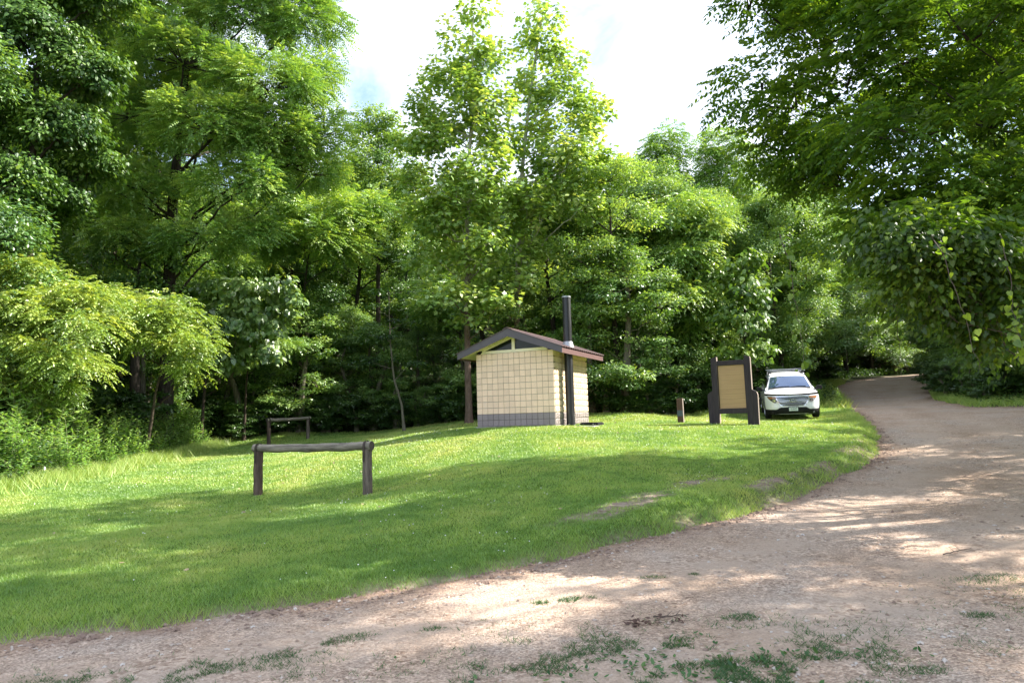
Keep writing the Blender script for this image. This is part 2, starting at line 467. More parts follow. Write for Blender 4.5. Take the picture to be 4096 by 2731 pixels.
MAT['log_red'] = wood_mat('log_red', (.035, .024, .019), (.15, .105, .08), (14, 14, 2.2), .9, .9)
MAT['log_end'] = simple('log_end', (.07, .055, .045), .9, var=.4, scale=20)
MAT['log_rail'] = wood_mat('log_rail', (.06, .052, .042), (.33, .29, .225), (2.0, 14, 14), .9, .9)
MAT['strap'] = simple('strap', (.055, .04, .036), .5, .6, .3, 12)
# car
MAT['paint'] = simple('paint', (.80, .80, .81), .25, 0, .02, 3, coat=.6)
MAT['clad'] = simple('clad', (.013, .013, .014), .75, spec=.25)
MAT['black'] = simple('black', (.006, .006, .007), .7)
MAT['rubber'] = simple('rubber', (.018, .018, .018), .85)
MAT['alloy'] = simple('alloy', (.55, .56, .58), .3, .9)
MAT['chrome'] = simple('chrome', (.72, .73, .76), .18, .95, .05)
MAT['silver'] = simple('silver', (.42, .44, .48), .32, .7, .06)
MAT['amber'] = simple('amber', (.34, .14, .05), .15, coat=.8)
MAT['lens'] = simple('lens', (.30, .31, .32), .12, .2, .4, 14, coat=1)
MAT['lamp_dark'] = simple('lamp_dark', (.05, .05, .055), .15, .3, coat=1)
MAT['blue'] = simple('blue', (.015, .03, .13), .25, coat=.5)
MAT['plate'] = simple('plate', (.62, .68, .66), .4, var=.04)
MAT['plate_ink'] = simple('plate_ink', (.04, .07, .13), .5)
def glass_mat():
    m, t = nt('windscreen')
    d = principled(t, (.03, .05, .085), .05, 0, .5)
    g = N(t, 'ShaderNodeBsdfGlossy'); g.inputs['Roughness'].default_value = .03; g.inputs[0].default_value = (.55, .68, 1, 1)
    lw = N(t, 'ShaderNodeFresnel'); lw.inputs['IOR'].default_value = 1.8
    mx = N(t, 'ShaderNodeMixShader'); t.links.new(mathn(t, 'ADD', lw.outputs[0], .05, True), mx.inputs[0])
    t.links.new(d, mx.inputs[1]); t.links.new(g.outputs[0], mx.inputs[2])
    out(t, mx.outputs[0]); return m
MAT['windscreen'] = glass_mat()
MAT['side_glass'] = simple('side_glass', (.01, .012, .014), .05, spec=.6)
MAT['leaf_litter'] = simple('leaf_litter', (.10, .055, .04), .9, var=.5, scale=25)
MAT['flower'] = simple('flower', (.7, .7, .66), .8, var=.1)

# ------------------------------------------------------------------ ground and road sheets
def axis(parts):
    return np.unique(np.round(np.concatenate([np.arange(a, b, s) for a, b, s in parts]), 4))
def grid_mesh(name, X, Y, Z, keep=None, extra=None):
    n, m = X.shape
    idx = np.arange(n * m).reshape(n, m)
    q = np.stack([idx[:-1, :-1], idx[1:, :-1], idx[1:, 1:], idx[:-1, 1:]], -1).reshape(-1, 4)
    V = np.stack([X.ravel(), Y.ravel(), Z.ravel()], 1)
    ex = {k: v.ravel() for k, v in (extra or {}).items()}
    if keep is not None:
        kk = keep.ravel()[q].any(1); q = q[kk]
        used = np.unique(q); mp = -np.ones(n * m, int); mp[used] = np.arange(len(used))
        q = mp[q]; V = V[used]; ex = {k: v[used] for k, v in ex.items()}
    return np_mesh(name, V, q, np.full(len(q), 4), None, True, ex)
gx = axis([(-180, -60, 10), (-60, -28, 2), (-28, 30, .2), (30, 60, .8), (60, 181, 10)])
gy = axis([(-120, -10, 10), (-10, 2, 1), (2, 36, .2), (36, 74, .5), (74, 221, 6)])
X, Y = np.meshgrid(gx, gy, indexing='ij')
S_ = road_s(X, Y)
L_ = lawn_s(X, Y)
Zg = ground_z(X, Y, S_)
verge = ((X > 14) & (S_ > 0) & (S_ < 3.2) & (Y > 18))
wood = np.where(verge, .8, sstep(-.2, 1.2, L_)) * (S_ > -.5)  # verge mixed towards the dark litter colour to paint in tree shade
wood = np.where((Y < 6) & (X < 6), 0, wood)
dirt = np.maximum(sstep(.38, .05, S_) * (.55 + .9 * (fbm(X * 2.2, Y * 2.2, 3) - .35)), sstep(.10, .32, dirt_patch(X, Y)))
dirt = np.clip(dirt, 0, 1)
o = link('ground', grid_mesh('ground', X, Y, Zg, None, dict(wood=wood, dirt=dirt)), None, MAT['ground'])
tag(o, 'sloping grassy ground with dark leaf litter under the trees', None, None, 'structure')
rx_ = axis([(-31, -8, .5), (-8, 24, .16), (24, 48, .5)])
ry_ = axis([(-9, 2, .5), (2, 34, .16), (34, 72, .5)])
X, Y = np.meshgrid(rx_, ry_, indexing='ij')
S_ = road_s(X, Y)
rd = np.clip(sstep(-.55, .05, S_) * (.35 + 1.1 * (fbm(X * 2 + 4, Y * 2, 3) - .3)), 0, 1)
_d = -poly_sdf(ROAD, X, Y) + .5 * (fbm(X * .3, Y * .3, 2) - .5)
trk = (np.exp(-((_d - 1.25) / .42) ** 2) + np.exp(-((_d - 3.0) / .5) ** 2)) * (.5 + fbm(X * .9, Y * .9, 3))
trk = np.clip(trk, 0, 1)
o = link('gravel_road', grid_mesh('gravel_road', X, Y, road_z(X, Y, S_), S_ < .12, dict(dirt=rd, track=trk)), None, MAT['gravel'])
tag(o, 'tan gravel road curving uphill to the right between grass and wood', None, None, 'structure')
# ------------------------------------------------------------------ restroom hut
# local frame: +x to the right along the front wall, +y back along the side wall, origin at the near (front right) corner
TH = 0.4417
hut = thing('restroom_hut', 'small tan block restroom hut with brown gable roof on the lawn', 'restroom building', (1.325, 22.075, 1.462), (0, 0, -TH))
LF, LS, CS = 2.842, 3.25, .203
NR = 12
WT = NR * CS
def block_wall(name, ncol, csz, place, split, seed, top=WT):
    """blocks as separate raised faces with grooves between; place(a, z, dpt) -> point"""
    r = random.Random(seed)
    mb = MB()
    g = .0045
    for i in range(ncol):
        for j in range(NR):
            a0, a1 = i * csz + g, (i + 1) * csz - g
            z0, z1 = j * CS + g, (j + 1) * CS - g
            tn = r.random(); gi = 1 if j < 2 else 0
            if split:
                k = 5; pts = []
                for jj in range(k + 1):
                    for ii in range(k + 1):
                        e = ii in (0, k) or jj in (0, k)
                        d = -.004 if e else r.uniform(.004, .026)
                        pts.append(place(a0 + (a1 - a0) * ii / k, z0 + (z1 - z0) * jj / k, d))
                fs = [(jj * (k + 1) + ii, jj * (k + 1) + ii + 1, (jj + 1) * (k + 1) + ii + 1, (jj + 1) * (k + 1) + ii) for jj in range(k) for ii in range(k)]
                mb.add(pts, fs, tn, gi)
                ring = [place(a0, z0, -.004), place(a1, z0, -.004), place(a1, z1, -.004), place(a0, z1, -.004)]
            else:
                tl = [r.uniform(-.0015, .0015) for _ in range(4)]
                b = .006
                inn = [place(a0 + b, z0 + b, .006 + tl[0]), place(a1 - b, z0 + b, .006 + tl[1]), place(a1 - b, z1 - b, .006 + tl[2]), place(a0 + b, z1 - b, .006 + tl[3])]
                ring = [place(a0, z0, 0), place(a1, z0, 0), place(a1, z1, 0), place(a0, z1, 0)]
                mb.add(inn + ring, [(0, 1, 2, 3), (4, 5, 1, 0), (5, 6, 2, 1), (6, 7, 3, 2), (7, 4, 0, 3)], tn, gi)
            back = [place(a0, z0, -.02), place(a1, z0, -.02), place(a1, z1, -.02), place(a0, z1, -.02)]
            mb.add(ring + back, [(0, 4, 5, 1), (1, 5, 6, 2), (2, 6, 7, 3), (3, 7, 4, 0)], tn, gi)
    # mortar bed behind
    w = ncol * csz
    q = [place(0, 0, -.012), place(w, 0, -.012), place(w, top, -.012), place(0, top, -.012), place(0, 0, -.12), place(w, 0, -.12), place(w, top, -.12), place(0, top, -.12)]
    mb.add(q, [(0, 1, 2, 3), (7, 6, 5, 4), (0, 4, 5, 1), (1, 5, 6, 2), (2, 6, 7, 3), (3, 7, 4, 0)], .5, 2)
    mats = [MAT['block_split'], MAT['block_split_grey']] if split else [MAT['block_tan'], MAT['block_grey']]
    w_ = mb.build(name, mats + [MAT['mortar']], hut)
    return w_
block_wall('wall', 14, CS, lambda a, z, d: (-LF + a, -d, z), False, 1)
block_wall('wall', 16, CS, lambda a, z, d: (d, a, z), True, 2)
block_wall('wall', 14, CS, lambda a, z, d: (-a, LS + d, z), False, 3)
block_wall('wall', 16, CS, lambda a, z, d: (-LF - d, LS - a, z), True, 4)
mb = MB(); mb.box((-LF / 2, LS / 2, -.16), (LF + .06, LS + .06, .31)); mb.build('base', MAT['concrete'], hut, bevel=.01)
mb = MB(); mb.box((.66, .95, -.145), (1.2, 1.75, .17)); mb.build('slab', MAT['concrete'], hut, bevel=.012)
mb = MB(); mb.box((.78, 1.30, -.02), (.62, .62, .09)); mb.box((.78, 1.30, .03), (.56, .56, .03)); mb.build('hatch_lid', MAT['clad'], hut, bevel=.006)
# roof
OV, SO, ZE, ZR = .447, .48, 2.474, 3.186
xm = -LF / 2; xr = SO; xl = -LF - SO; half = (xr - xl) / 2
y0, y1 = -OV, LS + .5
def roof_side(sg):
    mb = MB(); n = 0
    ys = []; hs = []
    y = y0 - .02
    while y < y1 + .02:
        for dy, h in ((0, 0), (.10, 0), (.125, .022), (.165, .022), (.19, 0)):
            ys.append(y + dy); hs.append(h)
        y += .215
    ys = [min(v, y1 + .02) for v in ys]
    xe = half + .035
    vs = []
    sl = (ZR - ZE) / half
    for yy, h in zip(ys, hs):
        vs += [(xm, yy, ZR + .018 + h), (xm + sg * xe, yy, ZR - sl * xe + .018 + h), (xm + sg * xe, yy, ZR - sl * xe - .002 + h), (xm, yy, ZR - .002 + h)]
    fs = []
    for i in range(len(ys) - 1):
        a, b = i * 4, i * 4 + 4
        fs += [(a, a + 1, b + 1, b), (a + 1, a + 2, b + 2, b + 1), (a + 3, b + 3, b + 2, a + 2)]
    fs += [(0, 3, 2, 1)]
    mb.add(vs, fs); mb.build('roof', MAT['roof_brown'], hut)
roof_side(1); roof_side(-1)
mb = MB()
mb.prism([(xm - .16, ZR - .03), (xm, ZR + .035), (xm + .16, ZR - .03), (xm + .16, ZR - .018), (xm, ZR + .05), (xm - .16, ZR - .018)][::-1], y0 - .03, y1 + .03)
for v in range(len(mb.v)): pass
mb.build('ridge_cap', MAT['roof_brown'], hut)
FH = .205
def rake(y):
    mb = MB()
    zr, ze = ZR - .006, ZE - .006
    mb.prism([(xl, ze), (xl, ze - FH), (xm, zr - FH * 1.22), (xr, ze - FH), (xr, ze), (xm, zr)], y, y + .028)
    return mb.build('fascia', MAT['fascia'], hut)
rake(y0); rake(y1 - .028)
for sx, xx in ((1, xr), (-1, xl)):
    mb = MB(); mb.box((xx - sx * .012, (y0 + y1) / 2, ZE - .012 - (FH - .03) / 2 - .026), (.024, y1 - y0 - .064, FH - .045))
    mb.build('fascia', MAT['fascia_sunlit'], hut)
# sheathing + soffit boards
def soffit(sg):
    mb = MB(); sl = (ZR - ZE) / half
    off = .16
    nb = 11
    for i in range(nb):
        a0 = half * i / nb + .004; a1 = half * (i + 1) / nb - .004
        if i == nb - 1: a1 -= .02
        for (ya, yb) in ((y0 + .03, -.002 if True else 0), (LS + .002, y1 - .03)):
            vs = []
            for zz in (-off, -off + .015):
                vs += [(xm + sg * a0, ya, ZR - sl * a0 + zz), (xm + sg * a1, ya, ZR - sl * a1 + zz), (xm + sg * a1, yb, ZR - sl * a1 + zz), (xm + sg * a0, yb, ZR - sl * a0 + zz)]
            mb.add(vs, [(0, 3, 2, 1), (4, 5, 6, 7), (0, 1, 5, 4), (2, 3, 7, 6), (1, 2, 6, 5), (3, 0, 4, 7)])
        # over the side eave
    ex0, ex1 = LF / 2 + .035, half - .03
    for i in range(3):
        a0 = ex0 + (ex1 - ex0) * i / 3 + .003; a1 = ex0 + (ex1 - ex0) * (i + 1) / 3 - .003
        vs = []
        for zz in (-off - .003, -off + .012):
            for aa, yy in ((a0, 0), (a1, 0), (a1, LS), (a0, LS)):
                vs.append((xm + sg * aa, yy, ZR - sl * aa + zz))
        mb.add(vs, [(0, 3, 2, 1), (4, 5, 6, 7), (0, 1, 5, 4), (2, 3, 7, 6), (1, 2, 6, 5), (3, 0, 4, 7)])
    mb.build('soffit', MAT['cream'], hut)
soffit(1); soffit(-1)
# gables
def gable(yf, sg, name='gable_window'):
    sl = (ZR - ZE) / half; top = ZR - .163
    xa = xm - (top - WT) / sl; xb = xm + (top - WT) / sl
    xa, xb = max(xa, xm - 1.40), min(xb, xm + 1.40)
    fr = MB()
    d0, d1 = (yf - .012, yf + .05) if sg < 0 else (yf - .05, yf + .012)
    zb = WT + .004
    fr.prism([(xa + .16, zb), (xb - .16, zb), (xb - .24, zb + .095), (xa + .24, zb + .095)], d0, d1)
    for s_ in (1, -1):
        c = lambda a, z: (xm + s_ * a, z)
        P = [c(.05, top - sl * .05), c(1.26, top - sl * 1.26), c(1.08, zb + .0955), c(.05, top - sl * .05 - .095)]
        if s_ < 0: P = P[::-1]
        fr.prism(P, d0 + .003, d1)
    fr.prism([(xm - .055, zb + .096), (xm + .055, zb + .096), (xm + .055, top - .02), (xm - .055, top - .02)], d0 - .006, d1)
    f = fr.build(name, MAT['cream'], hut)
    for s_ in (1, -1):
        p = MB(); P = [(xm + s_ * .054, zb + .09), (xm + s_ * 1.12, zb + .09), (xm + s_ * .054, top - .08)]
        if s_ < 0: P = P[::-1]
        p.prism(P, (yf + .018) if sg < 0 else yf - .03, (yf + .03) if sg < 0 else yf - .018)
        p.build('pane', MAT['pane'], f)
gable(0, -1); gable(LS, 1)
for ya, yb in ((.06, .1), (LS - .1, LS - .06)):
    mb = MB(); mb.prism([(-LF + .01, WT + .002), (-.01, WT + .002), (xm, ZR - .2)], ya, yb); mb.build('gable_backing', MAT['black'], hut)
# vent pipe
pc = (.245, .74)
mb = MB(); mb.tube([(pc[0], pc[1], -.02), (pc[0], pc[1], 2.1), (pc[0], pc[1], 4.25)], .142, 28)
pipe = mb.build('vent_pipe', MAT['pipe'], hut, smooth=True, auto=40)
zc = ZR - (ZR - ZE) / half * (pc[0] - xm)
mb = MB(); mb.tube([(pc[0], pc[1], zc - .05), (pc[0], pc[1], zc + .04), (pc[0], pc[1], zc + .17)], [.21, .185, .155], 28)
mb.build('collar', MAT['flash'], pipe, smooth=True, auto=40)
mb = MB(); mb.tube([(pc[0], pc[1], 4.22), (pc[0], pc[1], 4.262)], [.151, .151], 28)
mb.build('rim', MAT['flash'], pipe, smooth=True, auto=40)

# ------------------------------------------------------------------ message board
sx, sy = 7.17, 22.42
sgz = gz(sx, sy)
SA = -math.radians(27)
board = thing('message_board', 'blank tan message board in a dark brown timber frame beside the car', 'sign', (sx, sy, sgz - .02), (0, 0, SA))
def sign_post(s_):
    D = .105
    mb = MB()
    # inner tall board, outer edge at .61, top slanted
    inn = [(s_ * .435, -.25), (s_ * .625, -.25), (s_ * .625, 2.16), (s_ * .60, 2.20), (s_ * .47, 2.25), (s_ * .435, 2.25)]
    if s_ > 0: pass
    else: inn = inn[::-1]
    mb.prism(inn, -D, D)
    outp = [(s_ * .626, -.25), (s_ * .775, -.25), (s_ * .79, .95), (s_ * .76, 1.05), (s_ * .626, 1.13)]
    if s_ < 0: outp = outp[::-1]
    mb.prism(outp, -D + .008, D - .008)
    # faces turned to the right get a paler tone, sunlight put into the colour
    o = mb.build('post', [MAT['sign_brown'], MAT['sunlit_side']], board, bevel=.006)
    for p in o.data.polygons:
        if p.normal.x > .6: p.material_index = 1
    return o
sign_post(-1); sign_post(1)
mb = MB(); mb.box((0, -.055, 2.03), (.868, .07, .155)); mb.build('crossbeam', MAT['sign_brown'], board, bevel=.005)
mb = MB(); mb.box((0, -.062, .455), (.94, .095, .165)); mb.build('crossbeam', MAT['sign_brown'], board, bevel=.005)
mb = MB()
for i in range(9):
    z0 = .54 + i * .1567
    mb.box((0, -.03 + random.uniform(-.001, .001), z0 + .078), (.868, .03, .1545), tint=random.random())
mb.build('panel', MAT['sign_tan'], board, bevel=.002)
for xx in (-.42, .42):
    mb = MB(); mb.box((xx, -.052, 1.25), (.02, .018, 1.41)); mb.build('batten', MAT['sign_brown'], board)

# ------------------------------------------------------------------ low marker post
bz = gz(5.69, 23.48)
bp = thing('marker_post', 'short brown square post standing in the grass left of the message board', 'post', (5.69, 23.48, bz), (0, 0, -.38))
mb = MB(); mb.prism([(-.1, -.2), (.1, -.2), (.1, .82), (-.1, .82)], -.1, .1)
o = mb.build('post_body', [MAT['post_brown'], MAT['sunlit_side']], bp, bevel=.008)
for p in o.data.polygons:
    if p.normal.x > .6: p.material_index = 1  # right face coloured paler, as if lit by the sun
mb = MB(); mb.box((0, -.1025, .32), (.19, .004, .2)); mb.build('sticker', MAT['band'], bp)
mb = MB()
for k in (-.04, .04): mb.tube([(k, -.03, .815), (k, -.03, .845)], .012, 8)
mb.tube([(-.04, -.03, .845), (0, -.03, .855), (.04, -.03, .845)], .008, 6)
mb.build('staple', MAT['strap'], bp)

# ------------------------------------------------------------------ hitching rails
def hitch(A, B, h, r, label, seed):
    random.seed(seed)
    A = Vector((*A, gz(*A))); B = Vector((*B, gz(*B)))
    zt = (A.z + B.z) / 2 + h
    c = (A + B) / 2
    root = thing('hitching_rail', label, 'hitching rail', c, (0, 0, math.atan2(B.y - A.y, B.x - A.x)), 'wooden hitching rails on the lawn')
    Lh = (B - A).length / 2
    inv = lambda z: z - c.z
    dz = (B.z - A.z) * .35
    for s_, G in ((-1, A), (1, B)):
        ztop = inv(zt) + s_ * dz / 2 - r * .75
        mb = MB()
        ln = random.uniform(-.02, .02)
        zs = np.linspace(inv(G.z) - .3, ztop, 9)
        mb.tube([(s_ * Lh + ln * (1 - k / 8), random.uniform(-.004, .004), z) for k, z in enumerate(zs)], [r * 1.12 * random.uniform(.96, 1.04) for _ in zs], 18, jitter=.03)
        mb.build('post', MAT['log_red'] if s_ < 0 else MAT['log'], root, smooth=True, auto=50)
    mb = MB()
    n = 26
    pts = []; rad = []
    for k in range(n):
        t = -1 + 2 * k / (n - 1)
        x = t * (Lh + r * 1.35)
        pts.append((x, .012 * math.sin(k * .5), inv(zt) + t * dz / 2 - .018 * (1 - t * t) + .006 * math.sin(k * .9)))
        rad.append(r * random.uniform(.94, 1.06) * (1.08 if abs(t) > .97 else 1))
    mb.tube(pts, rad, 18, jitter=.035)
    o = mb.build('rail', [MAT['log_rail'], MAT['log_end']], root, smooth=True, auto=50)
    for p in o.data.polygons:
        if len(p.vertices) > 6: p.material_index = 1
    for s_ in (-1, 1):
        z = inv(zt) + s_ * dz / 2
        mb = MB()
        x = s_ * (Lh - .01)
        path = [(-r * 1.22, -.33)] + [(-r * 1.17 * math.cos(a), r * 1.17 * math.sin(a)) for a in np.linspace(0, math.pi, 13)] + [(r * 1.22, -.33)]
        vs = []
        for (yy, zz) in path:
            nrm = 1.0
            vs += [(x - .025, yy, z + zz), (x + .025, yy, z + zz), (x + .025, yy * 1.05, z + zz + .005), (x - .025, yy * 1.05, z + zz + .005)]
        fs = []
        for k in range(len(path) - 1):
            a, b = 4 * k, 4 * k + 4
            fs += [(a, b, b + 1, a + 1), (a + 2, a + 3, b + 3, b + 2) , (a + 1, b + 1, b + 2, a + 2), (a, a + 3, b + 3, b)]
        mb.add(vs, fs)
        st = mb.build('strap', MAT['strap'], root)
        for zz in (-.2, -.29):
            bl = MB(); bl.tube([(x, -r * 1.22, z + zz), (x, -r * 1.22 - .018, z + zz)], .011, 8); bl.build('bolt', MAT['strap'], st)
    return root
hitch((-5.83, 15.68), (-3.10, 14.46), 1.02, .09, 'nearer log hitching rail with metal straps, standing at the shadow edge', 5)
hitch((-10.64, 29.78), (-9.5, 31.65), 1.02, .072, 'farther log hitching rail at the shaded edge of the wood', 6)
random.seed(11)
# ------------------------------------------------------------------ parked car
# local frame: +x right (as seen from the front), +y towards the rear, z up; origin under the front bumper
CARX, CARY = 10.72, 26.35
ch = math.atan2(.30, .954)
fz_ = gz(CARX + .30 * .95, CARY + .954 * .95); bz_ = gz(CARX + .30 * 3.8, CARY + .954 * 3.8)
cp = math.atan2(bz_ - fz_, 2.85)
car = thing('parked_car', 'white sport utility car with roof bars parked on the grass facing us', 'car', (CARX, CARY, fz_ - .95 * math.sin(cp) + .05), (cp, 0, -ch))
def w_side(z): return float(np.interp(z, [.2, .32, .5, .75, .95, 1.08, 1.2], [.92, .965, .985, .997, .98, .955, .93]))
def yf(z): return float(np.interp(z, [.18, .26, .36, .46, .58, .72, .84, .92, 1.0], [.10, .04, .01, .0, .02, .035, .06, .10, .20]))
def Sy(x, z):
    w = w_side(z); q = min(1, abs(x) / w)
    return yf(z) + .10 * q ** 2 + .42 * q ** 7
def belt(y): return float(np.interp(y, [0, .25, .6, 1.3, 2.5, 4.2, 4.95], [.93, .965, 1.0, 1.07, 1.10, 1.14, 1.12]))
def hoodz(x, y):
    w = w_side(belt(y)); q = abs(x) / w
    c = float(np.interp(y, [0, .15, .35, .7, 1.3, 5], [.0, .05, .085, .11, .11, .06]))
    return belt(y) + c * (1 - q ** 3.2)
def ring(zfrac):
    """plan outline at height fraction 0..1 between sill and belt"""
    pts = []
    zb = lambda y: .22 + (belt(y) - .22) * zfrac
    z0 = zb(0)
    for q in np.linspace(-1, 1, 41):
        x = w_side(z0) * math.copysign(abs(q) ** .8, q)
        pts.append((x, Sy(x, z0), z0))
    ylast = pts[-1][1]
    ys = list(np.linspace(.62, 4.55, 66))
    for y in ys:
        pts.append((w_side(zb(y)), y, zb(y)))
    for a in np.linspace(0, math.pi / 2, 6)[1:]:
        z = zb(4.9); pts.append((w_side(z) - .22 * (1 - math.cos(a)), 4.55 + .35 * math.sin(a), z))
    half_ = pts[:]
    right = pts[41:]
    left = [(-p[0], p[1], p[2]) for p in right][::-1]
    z = zb(4.9)
    return pts + left
NZ = 20
rings = [ring(k / NZ) for k in range(NZ + 1)]
n = len(rings[0])
mb = MB()
vs = [p for r in rings for p in r]
fs = []
for k in range(NZ):
    for i in range(n):
        j = (i + 1) % n
        a = (k * n + i, k * n + j, (k + 1) * n + j, (k + 1) * n + i)
        c = [sum(vs[q][d] for q in a) / 4 for d in range(3)]
        if abs(c[0]) > .85 and any((c[1] - wy) ** 2 + (c[2] - .37) ** 2 < .44 ** 2 for wy in (.95, 3.8)): continue
        fs.append(a)
mb.add(vs, fs)
mb.build('body', MAT['paint'], car, smooth=True, auto=50)
# bonnet and cowl: grid over the front top
def top_grid(ya, yb, name, mat, lift=0, ny=18):
    mb = MB(); vs = []; nx = 25
    for j in range(ny + 1):
        for i in range(nx + 1):
            q = -1 + 2 * i / nx
            t = j / ny
            zt = belt(ya + (yb - ya) * t)
            if ya <= 0:
                x = w_side(.93) * math.copysign(abs(q) ** .8, q)
                ys_ = Sy(x, .93)
                y = ys_ + (yb - ys_) * t
                if abs(q) == 1: y = max(y, .62 * min(1, t * 6 + .9))
            else:
                y = ya + (yb - ya) * t
            x = w_side(belt(y)) * math.copysign(abs(q) ** .8, q)
            vs.append((x, y, hoodz(x, y) + lift))
    fs = [(j * (nx + 1) + i, j * (nx + 1) + i + 1, (j + 1) * (nx + 1) + i + 1, (j + 1) * (nx + 1) + i) for j in range(ny) for i in range(nx)]
    mb.add(vs, fs); return mb.build(name, mat, car, smooth=True)
top_grid(0, 1.24, 'bonnet', MAT['paint'])
top_grid(1.24, 4.85, 'shoulder', MAT['paint'])
# greenhouse
def roofz(y): return float(np.interp(y, [1.15, 1.5, 2.02, 2.3, 2.8, 3.4, 4.1, 4.45, 4.7, 4.9], [1.10, 1.30, 1.585, 1.665, 1.715, 1.73, 1.71, 1.66, 1.40, 1.12]))
def wg(z): return .93 - max(0, z - 1.08) * .40
def section(y, off=0):
    zr = roofz(y); b = belt(y) - .01
    P = []
    for t in (0, .25, .5, .75, .93):
        z = b + (zr - b) * t
        P.append((wg(z) + off, z))
    sh = wg(zr)
    for q, dz in ((.965, .0), (.88, .022), (.7, .040), (.45, .052), (.2, .058), (0, .06)):
        k = min(1, max(0, (y - 1.15) / .8))
        P.append((sh * q, zr + off + dz * k * .9 - (0.012 if q > .95 else 0)))
    return P
gy_ = list(np.linspace(1.18, 2.02, 9)) + list(np.linspace(2.15, 4.45, 18)) + [4.55, 4.62, 4.7, 4.78, 4.86]
def gh(ysub, js, off, name, mat, both=True, parent=None, side=None):
    mb = MB()
    secs = [section(y, off) for y in ysub]
    full = []
    for y, P in zip(ysub, secs):
        row = [(-x, y, z) for x, z in P] + [(x, y, z) for x, z in P[::-1][1:]]
        full.append(row)
    m = len(full[0])
    vs = [p for r in full for p in r]; fs = []
    J = len(secs[0]) - 1
    for i in range(len(ysub) - 1):
        for j in range(m - 1):
            jj = j if j < J else 2 * J - 1 - j
            sd = -1 if j < J else 1
            if jj not in js: continue
            if side is not None and sd != side: continue
            fs.append((i * m + j, i * m + j + 1, (i + 1) * m + j + 1, (i + 1) * m + j))
    mb.add(vs, fs)
    return mb.build(name, mat, parent or car, smooth=True, auto=45)
gh(gy_, range(0, 20), 0, 'cabin', MAT['paint'])
ws = gh(list(np.linspace(1.24, 1.99, 10)), range(6, 10), .012, 'windscreen', MAT['windscreen'])
gh(list(np.linspace(1.2, 1.275, 3)), range(6, 10), .016, 'cowl', MAT['black'])
for sd in (-1, 1):
    gh(list(np.linspace(1.62, 2.72, 10)), (1, 2), .006, 'side_window', MAT['side_glass'], side=sd)
    gh(list(np.linspace(2.80, 3.62, 7)), (1, 2), .006, 'side_window', MAT['side_glass'], side=sd)
    gh(list(np.linspace(3.70, 4.40, 7)), (1, 2), .006, 'side_window', MAT['side_glass'], side=sd)
    gh(list(np.linspace(1.36, 2.05, 8)), (3, 4), .004, 'door_pillar', MAT['clad'], side=sd)
gh([4.58, 4.64, 4.70, 4.76], range(6, 10), .008, 'rear_window', MAT['side_glass'])
# patches on the nose
def patch(outline, off, thick=.0, nx=14):
    """outline: list of (x,z) lower->; returns fan mesh following the nose surface. outline given as rows: [(z, xa, xb)]"""
    vs = []; fs = []
    for (z, xa, xb) in outline:
        for i in range(nx + 1):
            x = xa + (xb - xa) * i / nx
            vs.append((x, Sy(x, z) - off, z))
    r = nx + 1
    for j in range(len(outline) - 1):
        for i in range(nx):
            fs.append((j * r + i, j * r + i + 1, (j + 1) * r + i + 1, (j + 1) * r + i))
    if thick:
        nv = len(vs)
        vs += [(x, y + thick, z) for x, y, z in vs]
        J = len(outline)
        edge = [i for i in range(r)] + [j * r + nx for j in range(1, J)] + [(J - 1) * r + i for i in range(nx - 1, -1, -1)] + [j * r for j in range(J - 2, 0, -1)]
        for a, b in zip(edge, edge[1:] + edge[:1]):
            fs.append((a, a + nv, b + nv, b))
    return vs, fs
def pobj(name, rows, off, mat, parent=None, thick=.02, nx=14):
    mb = MB(); v, f = patch(rows, off, thick, nx); mb.add(v, f)
    return mb.build(name, mat, parent or car, smooth=False)
ghw = lambda z: .44 + .19 * max(0, min(1, (z - .545) / .33)) ** .8
def rows(z0, z1, inset=0, k=4): return [(z, -ghw(z) + inset, ghw(z) - inset) for z in np.linspace(z0, z1, k)]
gr = pobj('grille', rows(.545, .905, 0, 10), .012, MAT['chrome'], thick=.03, nx=30)
pobj('grille_opening', rows(.578, .875, .035, 9), .016, MAT['black'], gr, nx=30)
def bar(z0, z1, off, mat, name='grille_bar', ins=.02): return pobj(name, rows(z0, z1, ins, 3), off, mat, gr, .012, 30)
bar(.705, .775, .034, MAT['silver']); bar(.793, .806, .03, MAT['chrome']); bar(.672, .688, .03, MAT['chrome'])
def mesh_bar(z0, z1):
    mb = MB(); v, f = patch(rows(z0, z1, .03, 2), .022, .01, 30); mb.add(v, f, mi=0)
    for z in np.linspace(z0 + .012, z1 - .012, 3):
        for x in np.arange(-ghw(z) + .06, ghw(z) - .06, .024):
            xx = x + (.012 if int(round(z * 1000)) % 2 else 0)
            v, f = patch([(z - .005, xx - .007, xx + .007), (z + .005, xx - .007, xx + .007)], .0245, .001, 1); mb.add(v, f, mi=1)
    mb.build('grille_mesh', [MAT['silver'], MAT['black']], gr)
mesh_bar(.826, .874); mesh_bar(.598, .642)
pobj('grille_slot', [(z, -ghw(z) + .07, ghw(z) - .07) for z in (.552, .572)], .030, MAT['black'], gr, .01, 20)
def ellipse(cx, cz, a, b, off, th, seg=32):
    vs = []; y = Sy(0, cz) - off
    for k in range(seg):
        t = 2 * math.pi * k / seg; vs.append((cx + a * math.cos(t), y, cz + b * math.sin(t)))
    vs += [(x, y + th, z) for x, yy, z in vs]
    fs = [tuple(range(seg))] + [(k, k + seg, (k + 1) % seg + seg, (k + 1) % seg) for k in range(seg)]
    return vs, fs
mb = MB(); v, f = ellipse(0, .742, .128, .053, .052, .03); mb.add(v, f, mi=0)
v, f = ellipse(0, .742, .116, .042, .055, .01); mb.add(v, f, mi=1)
em = mb.build('emblem', [MAT['chrome'], MAT['blue']], gr)
